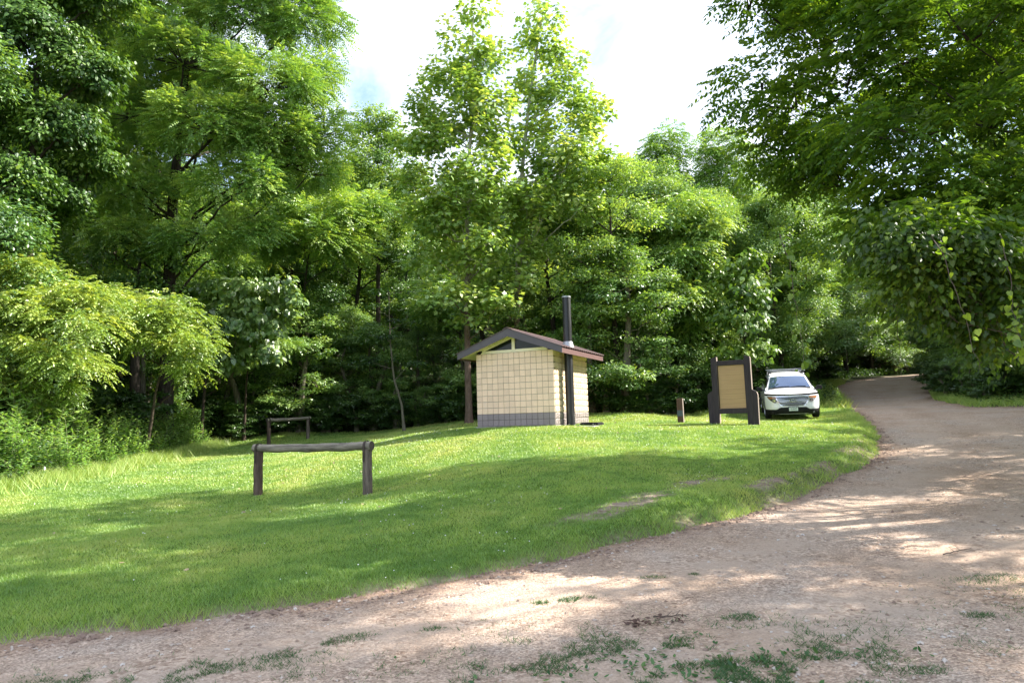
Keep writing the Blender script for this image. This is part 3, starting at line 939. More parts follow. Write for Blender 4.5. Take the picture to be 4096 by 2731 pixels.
def lettering(txt, size, loc, mat, parent, name='lettering', shear=0, sx=1, bold=0):
    cu = bpy.data.curves.new('lettering', 'FONT'); cu.body = txt; cu.size = size; cu.align_x = 'CENTER'; cu.align_y = 'CENTER'
    cu.extrude = .0012; cu.shear = shear; cu.offset = bold
    tmp = bpy.data.objects.new('lettering', cu); COL.objects.link(tmp)
    dg = bpy.context.evaluated_depsgraph_get()
    me = bpy.data.meshes.new_from_object(tmp.evaluated_get(dg))
    bpy.data.objects.remove(tmp); bpy.data.curves.remove(cu)
    me.materials.clear()
    o = link(name, me, parent, mat)
    o.location = loc; o.rotation_euler = (math.pi / 2, 0, 0); o.scale = (sx, 1, 1)
    return o
lettering('Ford', .068, (0, Sy(0, .742) - .0575, .738), MAT['plate'], em, shear=.35, sx=1.25, bold=.001)
# headlights
def lamp_rows(sd):
    R = []
    for z, a, b in ((.655, .60, .665), (.70, .585, .735), (.75, .565, .80), (.80, .55, .85), (.85, .54, .885), (.885, .535, .905), (.90, .535, .90)):
        R.append((z, a, b) if sd > 0 else (z, -b, -a))
    return R
for sd in (-1, 1):
    hl = pobj('headlight', lamp_rows(sd), .010, MAT['lens'] if sd > 0 else MAT['lamp_dark'], None, .03, 10)  # right lamp paler than left: sun wash put into the material
    am = [(z, a, b) if sd > 0 else (z, -b, -a) for z, a, b in ((.812, .70, .845), (.83, .60, .862), (.86, .555, .882), (.885, .55, .895))]
    pobj('turn_signal', am, .016, MAT['amber'], hl, .012, 10)
    mb = MB()
    cx, cz = sd * .665, .745
    y = Sy(cx, cz)
    for rr, dy, mi in ((.062, .02, 0), (.046, .026, 1), (.026, .032, 0)):
        vs = [(cx + rr * math.cos(t), y - dy - .03 * (math.cos(t) * sd * -.5), cz + rr * math.sin(t)) for t in np.linspace(0, 2 * math.pi, 21)[:-1]]
        mb.add(vs, [tuple(range(20))[::1]], mi=mi)
    mb.build('projector', [MAT['chrome'], MAT['lamp_dark']], hl)
# lower bumper cladding
def bump_top(x):
    ax = abs(x); return .485 - .085 * float(sstep(.44, .62, ax)) if True else 0
mb = MB(); vs = []; nx = 44; nz = 5
for j in range(nz + 1):
    for i in range(nx + 1):
        q = -1 + 2 * i / nx; x = .972 * math.copysign(abs(q) ** .8, q)
        zt = bump_top(x); z = .19 + (zt - .19) * j / nz
        x2 = min(abs(x), w_side(z) * .998) * math.copysign(1, x)
        vs.append((x2, Sy(x2, z) - (.014 if j < nz else .002) + (.06 if j == 0 else 0), z))
mb.add(vs, [(j * (nx + 1) + i, j * (nx + 1) + i + 1, (j + 1) * (nx + 1) + i + 1, (j + 1) * (nx + 1) + i) for j in range(nz) for i in range(nx)])
bp_ = mb.build('bumper', MAT['clad'], car, smooth=True)
pobj('air_intake', [(.245, -.31, .31), (.30, -.33, .33), (.352, -.345, .345)], .019, MAT['black'], bp_, .01, 12)
for sd in (-1, 1):
    cx, cz = sd * .735, .292; y = Sy(cx, cz)
    mb = MB()
    for rr, dy, mi in ((.052, .018, 0), (.036, .024, 1)):
        mb.add([(cx + rr * math.cos(t), y - dy + (rr * math.cos(t)) * sd * .55, cz + rr * math.sin(t)) for t in np.linspace(0, 2 * math.pi, 21)[:-1]], [tuple(range(20))], mi=mi)
    mb.build('fog_light', [MAT['clad'], MAT['lens'] if sd > 0 else MAT['black']], bp_)  # paler material on the sunward lamp, dark on the other
# licence plate
pl_y = Sy(0, .42) - .03
mb = MB(); mb.box((0, pl_y, .423), (.36, .016, .185)); pf = mb.build('licence_plate', MAT['black'], car, bevel=.008)
mb = MB(); mb.box((0, pl_y - .009, .420), (.318, .004, .150)); mb.build('plate_face', MAT['plate'], pf)
lettering('I514679', .086, (.006, pl_y - .0118, .421), MAT['plate_ink'], pf, sx=.80, bold=.0008)
mb = MB()
for x, z, w in ((-.125, .486, .045), (0, .488, .09), (.115, .488, .05), (.09, .368, .055), (-.02, .358, .12)):
    mb.box((x, pl_y - .0115, z), (w, .002, .008))
mb.build('plate_lettering', MAT['plate_ink'], pf)
# mirrors
for sd in (-1, 1):
    mb = MB()
    P = [(1.02, 1.06), (1.225, 1.07), (1.245, 1.12), (1.235, 1.205), (1.20, 1.235), (1.06, 1.225), (1.02, 1.19)]
    P = [(sd * x, z) for x, z in P]
    if sd < 0: P = P[::-1]
    mb.prism(P, 1.50, 1.62)
    mb.box((sd * .97, 1.57, 1.10), (.16, .07, .05))
    mi_ = mb.build('mirror', MAT['clad'], car, bevel=.018)
    g_ = MB(); g_.box((sd * 1.13, 1.623, 1.145), (.17, .004, .13)); g_.build('mirror_glass', MAT['side_glass'], mi_)
# wipers
for x0, x1 in ((-.62, .02), (.05, .62)):
    mb = MB(); pts = []
    for t in np.linspace(0, 1, 8):
        x = x0 + (x1 - x0) * t; y = 1.27 + .045 * math.sin(t * 2.2)
        sh = wg(roofz(y)); zz = float(np.interp(abs(x) / sh, [0, .2, .45, .7, .88], [.06, .058, .052, .04, .022])) * min(1, (y - 1.15) / .8) * .9
        pts.append((x, y, roofz(y) + zz + .028))
    mb.tube(pts, .011, 6); mb.build('wiper', MAT['black'], car)
# wheels
def wheel(x, y, sd):
    mb = MB(); R_ = .37
    prof = [(-.115, .25), (-.12, .335), (-.095, .362), (0, .37), (.095, .362), (.12, .335), (.115, .25)]
    seg = 40; vs = []; fs = []
    for px, pr_ in prof:
        for k in range(seg):
            a = 2 * math.pi * k / seg; vs.append((x + px, y + pr_ * math.cos(a), .37 + pr_ * math.sin(a)))
    for j in range(len(prof) - 1):
        for k in range(seg):
            fs.append((j * seg + k, j * seg + (k + 1) % seg, (j + 1) * seg + (k + 1) % seg, (j + 1) * seg + k))
    mb.add(vs, fs)
    w = mb.build('wheel', MAT['rubber'], car, smooth=True, auto=60)
    rm = MB()
    xo = x + sd * .095
    for k in range(5):
        a = 2 * math.pi * k / 5
        R2 = Matrix.Rotation(a, 3, 'X')
        rm.box(Vector((xo, y, .37)) + R2 @ Vector((0, 0, .145)), (.03, .075, .2), R2)
    rm.tube([(xo - .02, y, .37), (xo + .02, y, .37)], .065, 16)
    seg = 40; vs = []; 
    for px, pr_ in ((.025, .262), (.025, .235), (-.09, .225), (-.09, .1)):
        for k in range(seg):
            a = 2 * math.pi * k / seg; vs.append((xo + sd * px, y + pr_ * math.cos(a), .37 + pr_ * math.sin(a)))
    fs = []
    for j in range(3):
        for k in range(seg): fs.append((j * seg + k, j * seg + (k + 1) % seg, (j + 1) * seg + (k + 1) % seg, (j + 1) * seg + k))
    rm.add(vs, fs)
    rm.build('rim', MAT['alloy'], w)
for sd in (-1, 1):
    for y in (.95, 3.8): wheel(sd * .875, y, sd)
    for y in (.95, 3.8):
        mb = MB(); vs = []; fs = []
        ts = np.linspace(-.25, math.pi + .25, 28)
        for t in ts:
            for rr, xx in ((.435, .985), (.475, .99), (.435, .70)):
                zz = .37 + rr * math.sin(t)
                vs.append((sd * min(xx, w_side(max(zz, .2)) + .012) if xx > .8 else sd * xx, y + rr * math.cos(t), zz))
        for k in range(len(ts) - 1):
            a, b = 3 * k, 3 * k + 3
            fs += [(a, a + 1, b + 1, b), (a, b, b + 2, a + 2)]
        mb.add(vs, fs); mb.build('wheel_arch', MAT['clad'], car)
mb = MB(); mb.box((0, 2.4, .27), (1.75, 4.1, .12)); mb.build('underbody', MAT['black'], car)
# roof rails and bars
for sd in (-1, 1):
    mb = MB(); pts = []
    for y in np.linspace(2.15, 4.3, 14):
        sh = wg(roofz(y)); e = .045 if .03 < (y - 2.15) / 2.15 < .97 else .01
        pts.append((sd * sh * .93, y, roofz(y) + .02 + e))
    mb.tube(pts, .02, 8); mb.build('roof_rail', MAT['silver'], car, smooth=True)
for y in (2.45, 3.3):
    z = roofz(y) + .155
    mb = MB(); mb.box((0, y, z), (1.50, .07, .028)); cb = mb.build('roof_bar', MAT['silver'], car, bevel=.01)
    for sd in (-1, 1):
        f_ = MB(); sh = wg(roofz(y)); f_.prism([(sd * (sh * .93 - .06), z - .10), (sd * (sh * .93 + .06), z - .10), (sd * (sh * .93 + .045), z - .013), (sd * (sh * .93 - .045), z - .013)][::sd], y - .05, y + .05)
        f_.build('bar_foot', MAT['black'], cb, bevel=.006)
mb = MB(); mb.tube([(.03, 3.9, 1.76), (.03, 4.05, 2.12)], [.008, .003], 6); mb.build('aerial', MAT['black'], car)
HERO = {
 'walnut_big': dict(r=0.34, trunk=[(-14.87, 29.22, 1.41), (-14.69, 28.8, 5.08), (-14.47, 28.37, 8.75), (-14.19, 27.99, 12.05), (-13.79, 27.64, 15.17), (-13.43, 27.28, 18.28), (-13.17, 26.98, 20.85)],
  lobes=[(-16.74,27.22,18.74,2.03,1.73,1.66), (-12.94,26.01,16.21,2.1,1.79,1.58), (-11.01,27.24,18.58,2.22,1.89,1.66), (-8.76,27.72,18.81,1.79,1.52,1.69), (-9.46,26.14,15.06,2.1,1.79,1.58), (-7.98,28,16.35,1.13,0.96,1.32), (-11.92,25.83,13.35,2.07,1.76,1.38), (-9.34,26.86,13.17,1.96,1.67,1.43), (-15.65,27.19,14.63,1.82,1.54,1.45), (-10.98,26.57,11.27,1.93,1.64,1.14), (-8.42,27.97,12.26,1.48,1.26,1.29), (-14.93,27.07,11.37,1.43,1.21,1.07), (-7.72,27.78,13.89,0.92,0.79,1.11), (-12.41,26.92,21.38,3.33,2.83,1.66), (-8.92,27,20.73,2.03,1.73,1.48), (-12.62,26.83,9.05,1.58,1.34,1.05), (-10.87,27.28,9.49,1.25,1.06,0.8), (-16.06,27.31,9.28,1.43,1.21,1.07), (-15.35,27.72,18.8,1.69,1.44,1.69), (-18.13,28.36,17.64,1.72,1.46,1.72), (-15.68,28.47,16.62,1.72,1.46,1.53), (-19.19,27.98,20.9,1.91,1.63,1.72), (-15.21,27.02,20.54,2.03,1.73,1.48), (-17.89,28.91,12.88,1.53,1.3,1.53), (-19.48,29.16,10.64,1.53,1.3,1.53), (-21.27,30.59,15.72,1.63,1.39,1.43), (-20.06,30.69,14.87,1.63,1.39,1.22), (-21.93,30.8,13.91,1.63,1.39,1.22), (-22.46,30.47,16.77,1.63,1.39,1.43), (-17.53,31.63,15.41,1.89,1.61,1.68), (-15.63,31.62,15.57,1.68,1.43,1.47), (-18,31.85,13.54,1.89,1.61,1.47), (-14.3,31.33,18.04,1.89,1.61,1.68), (-12.69,31.63,15.48,1.68,1.43,1.47), (-16.08,31.08,11.52,1.84,1.56,1.22)]),
 'vine_dark': dict(r=0.25, trunk=[(-16.45, 23.16, 1.59), (-16.18, 22.66, 5.96), (-16.25, 22.32, 8.87), (-15.87, 21.99, 11.78), (-15.62, 21.57, 15.42)],
  lobes=[(-16.09,21.68,14.41,1.76,1.5,1.61), (-15.14,22.01,11.61,1.47,1.25,1.17), (-15.94,21.25,9.41,1.12,0.95,1.26), (-14.21,21.81,13.34,1.17,1,1.17), (-16.02,21.4,16.89,1.91,1.62,1.32), (-14.45,22.46,16.42,1.38,1.17,1.22), (-17.92,21.98,11.84,1.47,1.25,1.76), (-15.84,22.77,9.31,1.2,1.02,1.05), (-14.77,23.12,10.65,1.07,0.91,1.07)]),
 'low_left': dict(r=0.1, trunk=[(-14.57, 21.7, 1.16), (-14.59, 21.49, 2.93), (-14.68, 21.31, 4.57), (-14.78, 21.16, 5.8)],
  lobes=[(-15.31,21.58,6.6,1.33,1.13,0.63), (-15.05,20.72,5.32,1.34,1.14,0.67), (-13.32,20.78,4.81,1.21,1.02,0.6), (-14.21,20.39,3.79,1.24,1.06,0.52), (-13.17,20.41,3.63,0.92,0.78,0.46), (-15.52,20.97,3.07,0.94,0.8,0.47), (-13.25,21.48,5.67,0.83,0.71,0.56), (-14.25,20.89,2.9,0.8,0.68,0.4), (-15.13,20.54,4.23,1.06,0.9,0.59), (-14.22,21.46,5.84,1.11,0.95,0.56), (-14.79,20.77,2.25,0.66,0.56,0.4)]),
 'low_mid': dict(r=0.07, trunk=[(-13.06, 24.28, 0.56), (-12.8, 24.15, 1.69), (-12.6, 24.02, 2.83), (-12.29, 23.9, 3.89), (-12.3, 23.8, 4.8)],
  lobes=[(-13.83,23.68,5.83,1.15,0.98,0.64), (-12.46,23.15,5.18,1.27,1.08,0.67), (-11.55,23.42,5.42,1.06,0.9,0.63), (-11.14,23.24,4.4,0.75,0.63,0.67), (-12.22,23.04,4.41,1.04,0.88,0.52), (-11.05,23.42,3.66,0.52,0.45,0.42), (-13.93,23.38,4.95,0.9,0.77,0.53), (-13.37,23.93,6.25,0.77,0.66,0.46)]),
 'catalpa': dict(r=0.09, trunk=[(-14.0, 30.71, 1.55), (-13.78, 30.47, 3.67), (-13.14, 30.25, 5.58), (-12.53, 30.12, 6.72)],
  lobes=[(-12.07,29.44,7.38,1.43,1.22,0.76), (-10.73,29.42,7.53,1.43,1.22,0.69), (-9.79,29.76,7.18,0.58,0.49,0.35), (-11.71,29.34,5.62,1.6,1.36,0.87), (-12.73,29.27,6.22,1.04,0.88,0.76), (-12.35,29.58,4.43,0.85,0.72,0.61), (-10.96,29.64,4.78,0.95,0.81,0.61), (-10.27,29.79,6.03,0.86,0.73,0.67), (-11.17,29.13,6.53,1.13,0.96,0.66)]),
 'ash_side': dict(r=0.08, trunk=[(-12.68, 32.22, 1.59), (-12.52, 31.97, 3.71), (-12.26, 31.74, 5.73)],
  lobes=[(-15.08,31.72,8.51,1.54,1.31,0.66), (-10.64,31.79,5.28,0.73,0.62,0.82), (-14.04,32.14,9.31,1.78,1.51,0.63)]),
 'walnut_back': dict(r=0.13, trunk=[(-11.28, 36.26, 1.5), (-11.16, 35.77, 5.71), (-10.84, 35.38, 9.13), (-10.5, 35.14, 11.17)],
  lobes=[(-12.12,35.01,12.36,2.07,1.76,1.03), (-9.23,34.5,12.36,1.92,1.64,1.02), (-10.54,34.36,10.97,2.47,2.1,1.01), (-8.01,35.1,11.56,1.15,0.98,0.92), (-12.86,35.19,10.78,1.61,1.37,0.92), (-8.61,34.71,10.54,1.36,1.15,0.79), (-7.39,35.43,13.06,0.93,0.79,0.93)]),
 'syc_l': dict(r=0.155, trunk=[(-1.95, 29.65, 2.07), (-1.93, 29.33, 4.78), (-1.84, 28.9, 8.52), (-1.69, 28.52, 11.88), (-1.49, 28.15, 15.05), (-1.3, 27.7, 18.97)],
  lobes=[(-1.31,27.72,18.78,0.83,0.7,0.9), (-1.74,27.89,17.3,1.3,1.1,1.03), (-0.87,27.94,16.9,1.15,0.98,0.94), (-3,28.02,16.21,0.73,0.62,1.03), (-1.6,28.09,15.61,1.58,1.34,1.03), (-3.79,28.17,14.93,0.73,0.62,0.85), (-2.85,28.19,14.71,1.26,1.07,0.85), (-0.48,28.13,15.21,1.05,0.9,0.94), (-1.94,28.3,13.75,1.88,1.6,1.13), (-3.64,28.36,13.24,1.26,1.07,0.85), (-0.25,28.33,13.52,1.05,0.9,0.85), (-3.12,28.51,11.92,1.67,1.42,0.94), (-1.2,27.57,11.34,1.73,1.47,1), (-4.43,28.51,11.95,0.73,0.62,0.75), (-2.01,28.24,9.88,1.96,1.67,1.02), (-3.64,28.7,10.25,1.15,0.98,0.75), (-0.34,28.69,10.34,1.05,0.9,0.85), (-2.84,28.92,8.36,1.79,1.52,0.85), (-1.13,28.34,8.17,1.33,1.13,0.83), (-2.44,28.31,6.71,1.63,1.38,0.59), (-0.96,27.92,6.6,1.01,0.86,0.4), (-0.33,27.62,6.53,0.5,0.42,0.21), (-1.83,28.41,5.78,0.81,0.68,0.4), (-3.05,27.71,10.12,1.22,1.04,0.91), (-2.1,27.34,10.72,1.4,1.19,0.9), (-0.89,27.55,8.9,1.2,1.02,0.81), (-3.17,27.55,13.28,1.03,0.87,0.92), (-1.12,27.39,14.68,1.23,1.04,0.92), (-1.16,27.18,12.13,1.2,1.02,0.9)]),
 'syc_r': dict(r=0.175, trunk=[(0.01, 31.16, 2.03), (0.15, 30.83, 4.88), (0.38, 30.38, 8.8), (0.65, 29.93, 12.72), (1.05, 29.57, 15.85), (1.68, 29.12, 19.77)],
  lobes=[(1.83,29.13,19.66,0.83,0.71,0.95), (1.63,29.31,18.1,1.21,1.03,0.99), (2.6,29.37,17.58,0.99,0.84,0.89), (1.29,29.48,16.63,1.11,0.94,0.89), (3.17,29.49,16.58,0.99,0.84,0.89), (2.26,29.57,15.82,1.42,1.21,0.99), (3.72,29.65,15.19,1.05,0.89,0.89), (1.34,29.71,14.67,0.87,0.74,0.89), (2.7,29.78,14.04,1.76,1.5,0.99), (4.22,29.62,15.37,0.61,0.52,0.59), (3.66,29.89,13.03,1.21,1.03,0.89), (1.68,29.93,12.69,1.11,0.94,0.89), (2.84,30.03,11.88,1.66,1.41,0.89), (0.8,28.65,10.69,1.26,1.07,0.94), (1.34,28.74,9.92,1.15,0.98,0.75), (0.56,29.38,8.75,0.96,0.81,0.77), (4.46,29.87,13.21,0.77,0.66,0.69), (1.76,30.39,8.76,0.87,0.74,0.69), (0.21,29.25,9.9,0.84,0.72,0.57), (1.19,28.59,11.24,1.26,1.07,0.85), (2.58,28.95,12.5,1.28,1.09,0.86), (3.11,29.15,10.77,1.07,0.91,0.77), (2.03,28.86,13.28,1.28,1.09,0.86), (0.34,29,7.71,1.05,0.9,0.56)]),
 'broad_mid': dict(r=0.17, trunk=[(4.65, 30.71, 1.61), (4.64, 30.35, 4.7), (4.53, 30.02, 7.6), (4.54, 29.57, 11.47)],
  lobes=[(2.44,28.85,8.96,0.85,0.72,0.41), (3.76,28.87,8.83,1.13,0.96,0.47), (4.74,29.5,7.69,1.15,0.98,0.77), (3.18,29.22,7.48,1.23,1.05,0.76), (2.41,29.67,6.23,0.96,0.81,0.67), (3.7,29.4,5.96,1.33,1.13,0.76), (5.29,29.68,10.48,1.36,1.16,0.97), (4.36,29.5,12.05,1.36,1.16,0.97), (3.35,29.63,10.92,1.17,0.99,0.78), (3.32,29.85,4.68,1.05,0.89,0.57), (4.97,30.17,6.24,0.97,0.83,0.78), (5.71,30.45,12.56,1,0.85,0.8), (4.72,30.42,4.12,0.97,0.83,0.68)]),
 'peak_l': dict(r=0.22, trunk=[(10.15, 42.3, 1.49), (10.21, 41.5, 8.4), (9.97, 40.82, 14.27), (9.81, 40.4, 18.0)],
  lobes=[(9.88,40.35,18.4,0.96,0.82,0.8), (9.26,40.47,17.35,0.94,0.8,0.67), (10.33,40.49,17.19,0.94,0.8,0.75), (9.62,40.64,15.87,1.34,1.14,1.02), (10.81,40.7,15.31,1.21,1.02,0.94), (8.66,40.73,15.1,1.07,0.91,0.94), (9.97,40.86,14,1.61,1.37,1.07)]),
 'peak_r': dict(r=0.22, trunk=[(13.41, 43.31, 1.4), (13.47, 42.5, 8.48), (13.35, 41.87, 13.94), (13.33, 41.4, 18.02)],
  lobes=[(13.35,41.32,18.71,0.99,0.84,0.77), (14.28,41.42,17.86,0.82,0.7,0.69), (12.76,41.46,17.5,0.96,0.82,0.77), (13.7,41.56,16.65,1.37,1.17,0.96), (12.44,41.65,15.87,0.96,0.82,0.82), (14.35,41.68,15.54,1.23,1.05,0.96), (13.23,41.81,14.48,1.65,1.4,1.1)]),
 'locust_mid': dict(r=0.16, trunk=[(8.73, 33.75, 1.39), (8.83, 33.35, 4.9), (8.74, 32.86, 9.14)],
  lobes=[(8.38,32.59,11.49,1.5,1.27,0.75), (9.06,32.24,10.17,1.37,1.16,0.84), (7.9,32.07,8.98,1.56,1.33,0.83), (9.43,32.44,8.38,1.05,0.89,0.95), (6.85,32.71,10.47,1.18,1,0.85), (8.06,32.29,7.11,1.46,1.24,0.83), (6.92,32.58,8.05,1.27,1.08,0.84), (9.06,33.28,5.53,1.28,1.09,1.07), (9.57,32.51,6.9,0.73,0.62,1.05), (7.34,33.32,5.15,1.28,1.09,1.07), (6.33,33.1,7.09,0.96,0.82,0.96)]),
 'heart_dark': dict(r=0.13, trunk=[(10.38, 30.72, 1.45), (10.4, 30.41, 4.15), (10.42, 30.04, 7.44)],
  lobes=[(10.44,29.94,8.31,0.82,0.69,0.62), (10.06,29.76,7.2,1.06,0.9,0.67), (10.82,30.13,6.65,0.88,0.74,0.68), (10.27,29.86,5.45,1.15,0.98,0.77), (9.97,30.41,4.16,0.97,0.83,0.78), (10.95,30.39,4.33,0.88,0.74,0.78), (9.54,30.21,5.92,0.68,0.58,0.78)]),
 'road_far': dict(r=0.22, trunk=[(19.06, 46.25, 2.12), (19.21, 45.65, 7.37), (19.27, 44.81, 14.65)],
  lobes=[(18.31,44.54,17.01,1.76,1.5,1.47), (19.72,44.74,15.22,2.2,1.87,1.47), (17.52,43.96,13.27,2.01,1.71,1.43), (19.5,44.1,12.07,2.15,1.83,1.29), (17.73,44.29,10.41,2.01,1.71,1.29), (20,44.39,9.49,2.01,1.71,1.29), (18.52,44.59,7.82,2.15,1.83,1.29), (20.95,45.72,6.73,1.76,1.5,1.32), (17.38,44.7,15.58,1.32,1.12,1.17), (22.18,45.99,13.08,1.8,1.53,1.8)]),
 'hill_tree': dict(r=0.2, trunk=[(-8.7, 44.15, 2.85), (-8.44, 43.09, 12.05), (-8.26, 42.13, 20.41)],
  lobes=[(-8.6,42.05,21.12,1.12,0.95,0.98), (-7.78,42.13,20.4,1.12,0.95,0.98), (-9.2,42.19,19.88,1.26,1.07,1.12), (-7.32,41.81,18.79,1.53,1.3,1.25), (-8.63,41.42,17.82,1.78,1.52,1.23), (-6.62,42.71,19.73,1.28,1.09,1.14), (-7.81,41.39,16.37,1.91,1.62,1.36), (-9.98,42.51,17.11,1.4,1.19,1.26), (-6.25,42.01,17.11,1.39,1.18,1.39), (-9.25,41.73,15.11,1.65,1.4,1.23), (-7.07,41.8,14.51,1.65,1.4,1.37), (-8.31,42.48,13.03,1.66,1.41,1.39)]),
 'over_right': dict(r=0.3, trunk=[(11.9, 10.6, 0.25), (11.8, 10.5, 2.5), (11.6, 10.4, 5), (11.3, 10.4, 8), (11.3, 10.3, 11)],
  lobes=[(4.5,11.74,8.97,0.56,0.47,0.32), (4.93,11.3,8.39,0.77,0.65,0.42), (5.53,11.35,7.99,0.77,0.65,0.46), (4.63,11.7,7.56,0.59,0.5,0.33), (5.12,11.47,6.94,0.69,0.59,0.42), (4.99,11.85,6.3,0.55,0.47,0.35), (5.56,11.55,6.24,0.73,0.62,0.42), (5.72,10.96,6.99,0.81,0.69,0.51), (5.99,10.37,7.79,0.84,0.72,0.49), (6.07,11.92,5.65,0.71,0.6,0.35), (5.61,12.1,5.81,0.48,0.41,0.28), (6.04,9.96,6.9,0.74,0.63,0.47), (6.17,9.61,5.63,0.77,0.65,0.45), (5.94,10.09,5.77,0.67,0.57,0.4), (6.84,9.46,6.94,0.83,0.7,0.57), (7.06,9.6,5.73,0.7,0.6,0.51), (6.46,9.7,4.79,0.77,0.65,0.38), (5.84,10.21,4.78,0.6,0.51,0.33), (7.03,9.75,4.4,0.7,0.6,0.45), (5.76,10.74,4.52,0.56,0.48,0.28), (5.72,11.2,9.28,1.22,1.04,0.46), (6.68,9.81,8.28,1.21,1.02,0.47), (7.93,9.43,7.16,0.83,0.7,0.7), (7.8,9.1,5.67,0.79,0.67,0.73), (7.59,9.22,4.6,0.73,0.62,0.61), (8.21,10.47,6.89,0.56,0.48,0.56), (7.15,9.31,3.89,0.55,0.46,0.48), (7.27,11.75,4.52,0.69,0.59,0.46), (8.36,12.3,4.15,0.72,0.61,0.48), (9.14,12.35,3.65,0.72,0.61,0.48), (8.99,12.9,3.25,0.58,0.49,0.33), (9.52,12.44,2.93,0.56,0.47,0.4), (8.1,12.82,3.93,0.5,0.42,0.41), (7.53,12.77,4.36,0.5,0.42,0.37), (6.5,10.67,6.9,0.57,0.49,0.39), (6.99,10.7,6.67,0.57,0.49,0.39), (6.65,11.78,6.88,0.55,0.47,0.39), (5.45,8.8,3.86,0.46,0.39,0.26), (6.3,8.85,3.44,0.46,0.39,0.29), (5.97,9.07,3.32,0.41,0.35,0.23), (6.66,8.82,3.77,0.46,0.39,0.29)]),
 'vine_near': dict(r=0.05, trunk=[(9.9, 8.8, 0.15), (9.4, 8.9, 2.2), (8.8, 8.9, 4.2), (7.6, 8.9, 5.2)],
  lobes=[(5.26,8.44,3.54,0.49,0.42,0.27), (5.8,8.46,3.37,0.55,0.47,0.33), (4.88,8.42,3.66,0.38,0.33,0.22), (6.23,8.51,2.92,0.38,0.33,0.33), (5.63,8.51,2.93,0.44,0.37,0.25), (5.14,8.48,3.17,0.33,0.28,0.19), (6.32,8.87,2.46,0.28,0.24,0.23), (4.82,8.81,3.82,0.29,0.24,0.23)]),
}# ------------------------------------------------------------------ leaves
TPL = {
 'rhomb': ([(0,0,0),(.45,.5,-.16),(1,0,-.06),(.45,-.5,-.16)], [(0,3,2,1)]),
 'oval':  ([(0,0,0),(.25,.42,-.1),(.62,.44,-.12),(1,0,-.12),(.62,-.44,-.12),(.25,-.42,-.1)], [(0,3,2,1),(0,5,4,3)]),
 'lance': ([(0,0,0),(.3,.5,-.12),(1,0,-.2),(.3,-.5,-.12),(.65,0,.0)], [(0,4,2,1),(0,3,2,4)]),
 'heart': ([(0,0,0),(-.1,.27,-.03),(.12,.5,-.1),(.5,.42,-.12),(1,0,-.22),(.5,-.42,-.12),(.12,-.5,-.1),(-.1,-.27,-.03)], [(0,4,3,2,1),(0,7,6,5,4)]),
 'maple': ([(0,0,0),(-.02,.42,-.06),(.26,.34,-.06),(.38,.66,-.12),(.62,.30,-.1),(1,0,-.16),(.62,-.30,-.1),(.38,-.66,-.12),(.26,-.34,-.06),(-.02,-.42,-.06)], [(0,5,4,3,2,1),(0,9,8,7,6,5)]),
}
def unit(v): return v / np.maximum(np.linalg.norm(v, axis=-1, keepdims=True), 1e-9)
def leaves(P, D, Nn, L, Wd, tint, shape):
    """one leaf per row; returns verts, loops, sizes, tint"""
    tv, tf = TPL[shape]
    tv = np.array(tv); k = len(tv); n = len(P)
    D = unit(D); B = unit(np.cross(Nn, D)); Nn = np.cross(D, B)
    V = (P[:, None] + D[:, None] * (tv[None, :, 0:1] * L[:, None, None]) + B[:, None] * (tv[None, :, 1:2] * Wd[:, None, None])
         + Nn[:, None] * (tv[None, :, 2:3] * Wd[:, None, None]))
    fl = np.array([i for f in tf for i in f]); fz = np.array([len(f) for f in tf])
    loops = (np.arange(n)[:, None] * k + fl[None]).ravel()
    return V.reshape(-1, 3), loops, np.tile(fz, n), np.repeat(tint, k)
def join(parts):
    vs = []; ls = []; ss = []; ts = []; o_ = 0
    for v, l, s, t in parts:
        vs.append(v); ls.append(l + o_); ss.append(s); ts.append(t); o_ += len(v)
    return np.concatenate(vs), np.concatenate(ls), np.concatenate(ss), np.concatenate(ts)

def fronds(r, P, D, U, L, npair, lw, ll, tint, droop=.35, shape='rhomb'):
    """pinnate leaves: leaflet pairs along an arching midrib"""
    D = unit(D); Sd = unit(np.cross(D, U)); U = np.cross(Sd, D)
    parts = []
    n = len(P); dn = np.array([0, 0, -1.])
    for k in range(npair):
        t = (k + .8) / npair
        c = P + D * (L * t)[:, None] + dn * (L * droop * t * t)[:, None]
        dd = D + dn * (2 * droop * t)
        sc = ll * L * (1.05 - .45 * abs(t - .45) * 1.6)
        for sg in (1, -1):
            ld = Sd * sg * .9 + unit(dd) * .45 + dn * .30 + r.normal(0, .14, (n, 3))
            nn = U + Sd * sg * .25 + r.normal(0, .2, (n, 3))
            parts.append(leaves(c, ld, nn, sc * r.uniform(.85, 1.1, n), sc * lw, np.clip(tint + r.normal(0, .06, n), 0, 1), shape))
    c = P + D * L[:, None] + dn * (L * droop)[:, None]
    parts.append(leaves(c, unit(D + dn * 2 * droop), U, ll * L * .9, ll * L * lw * .9, tint, shape))
    return parts

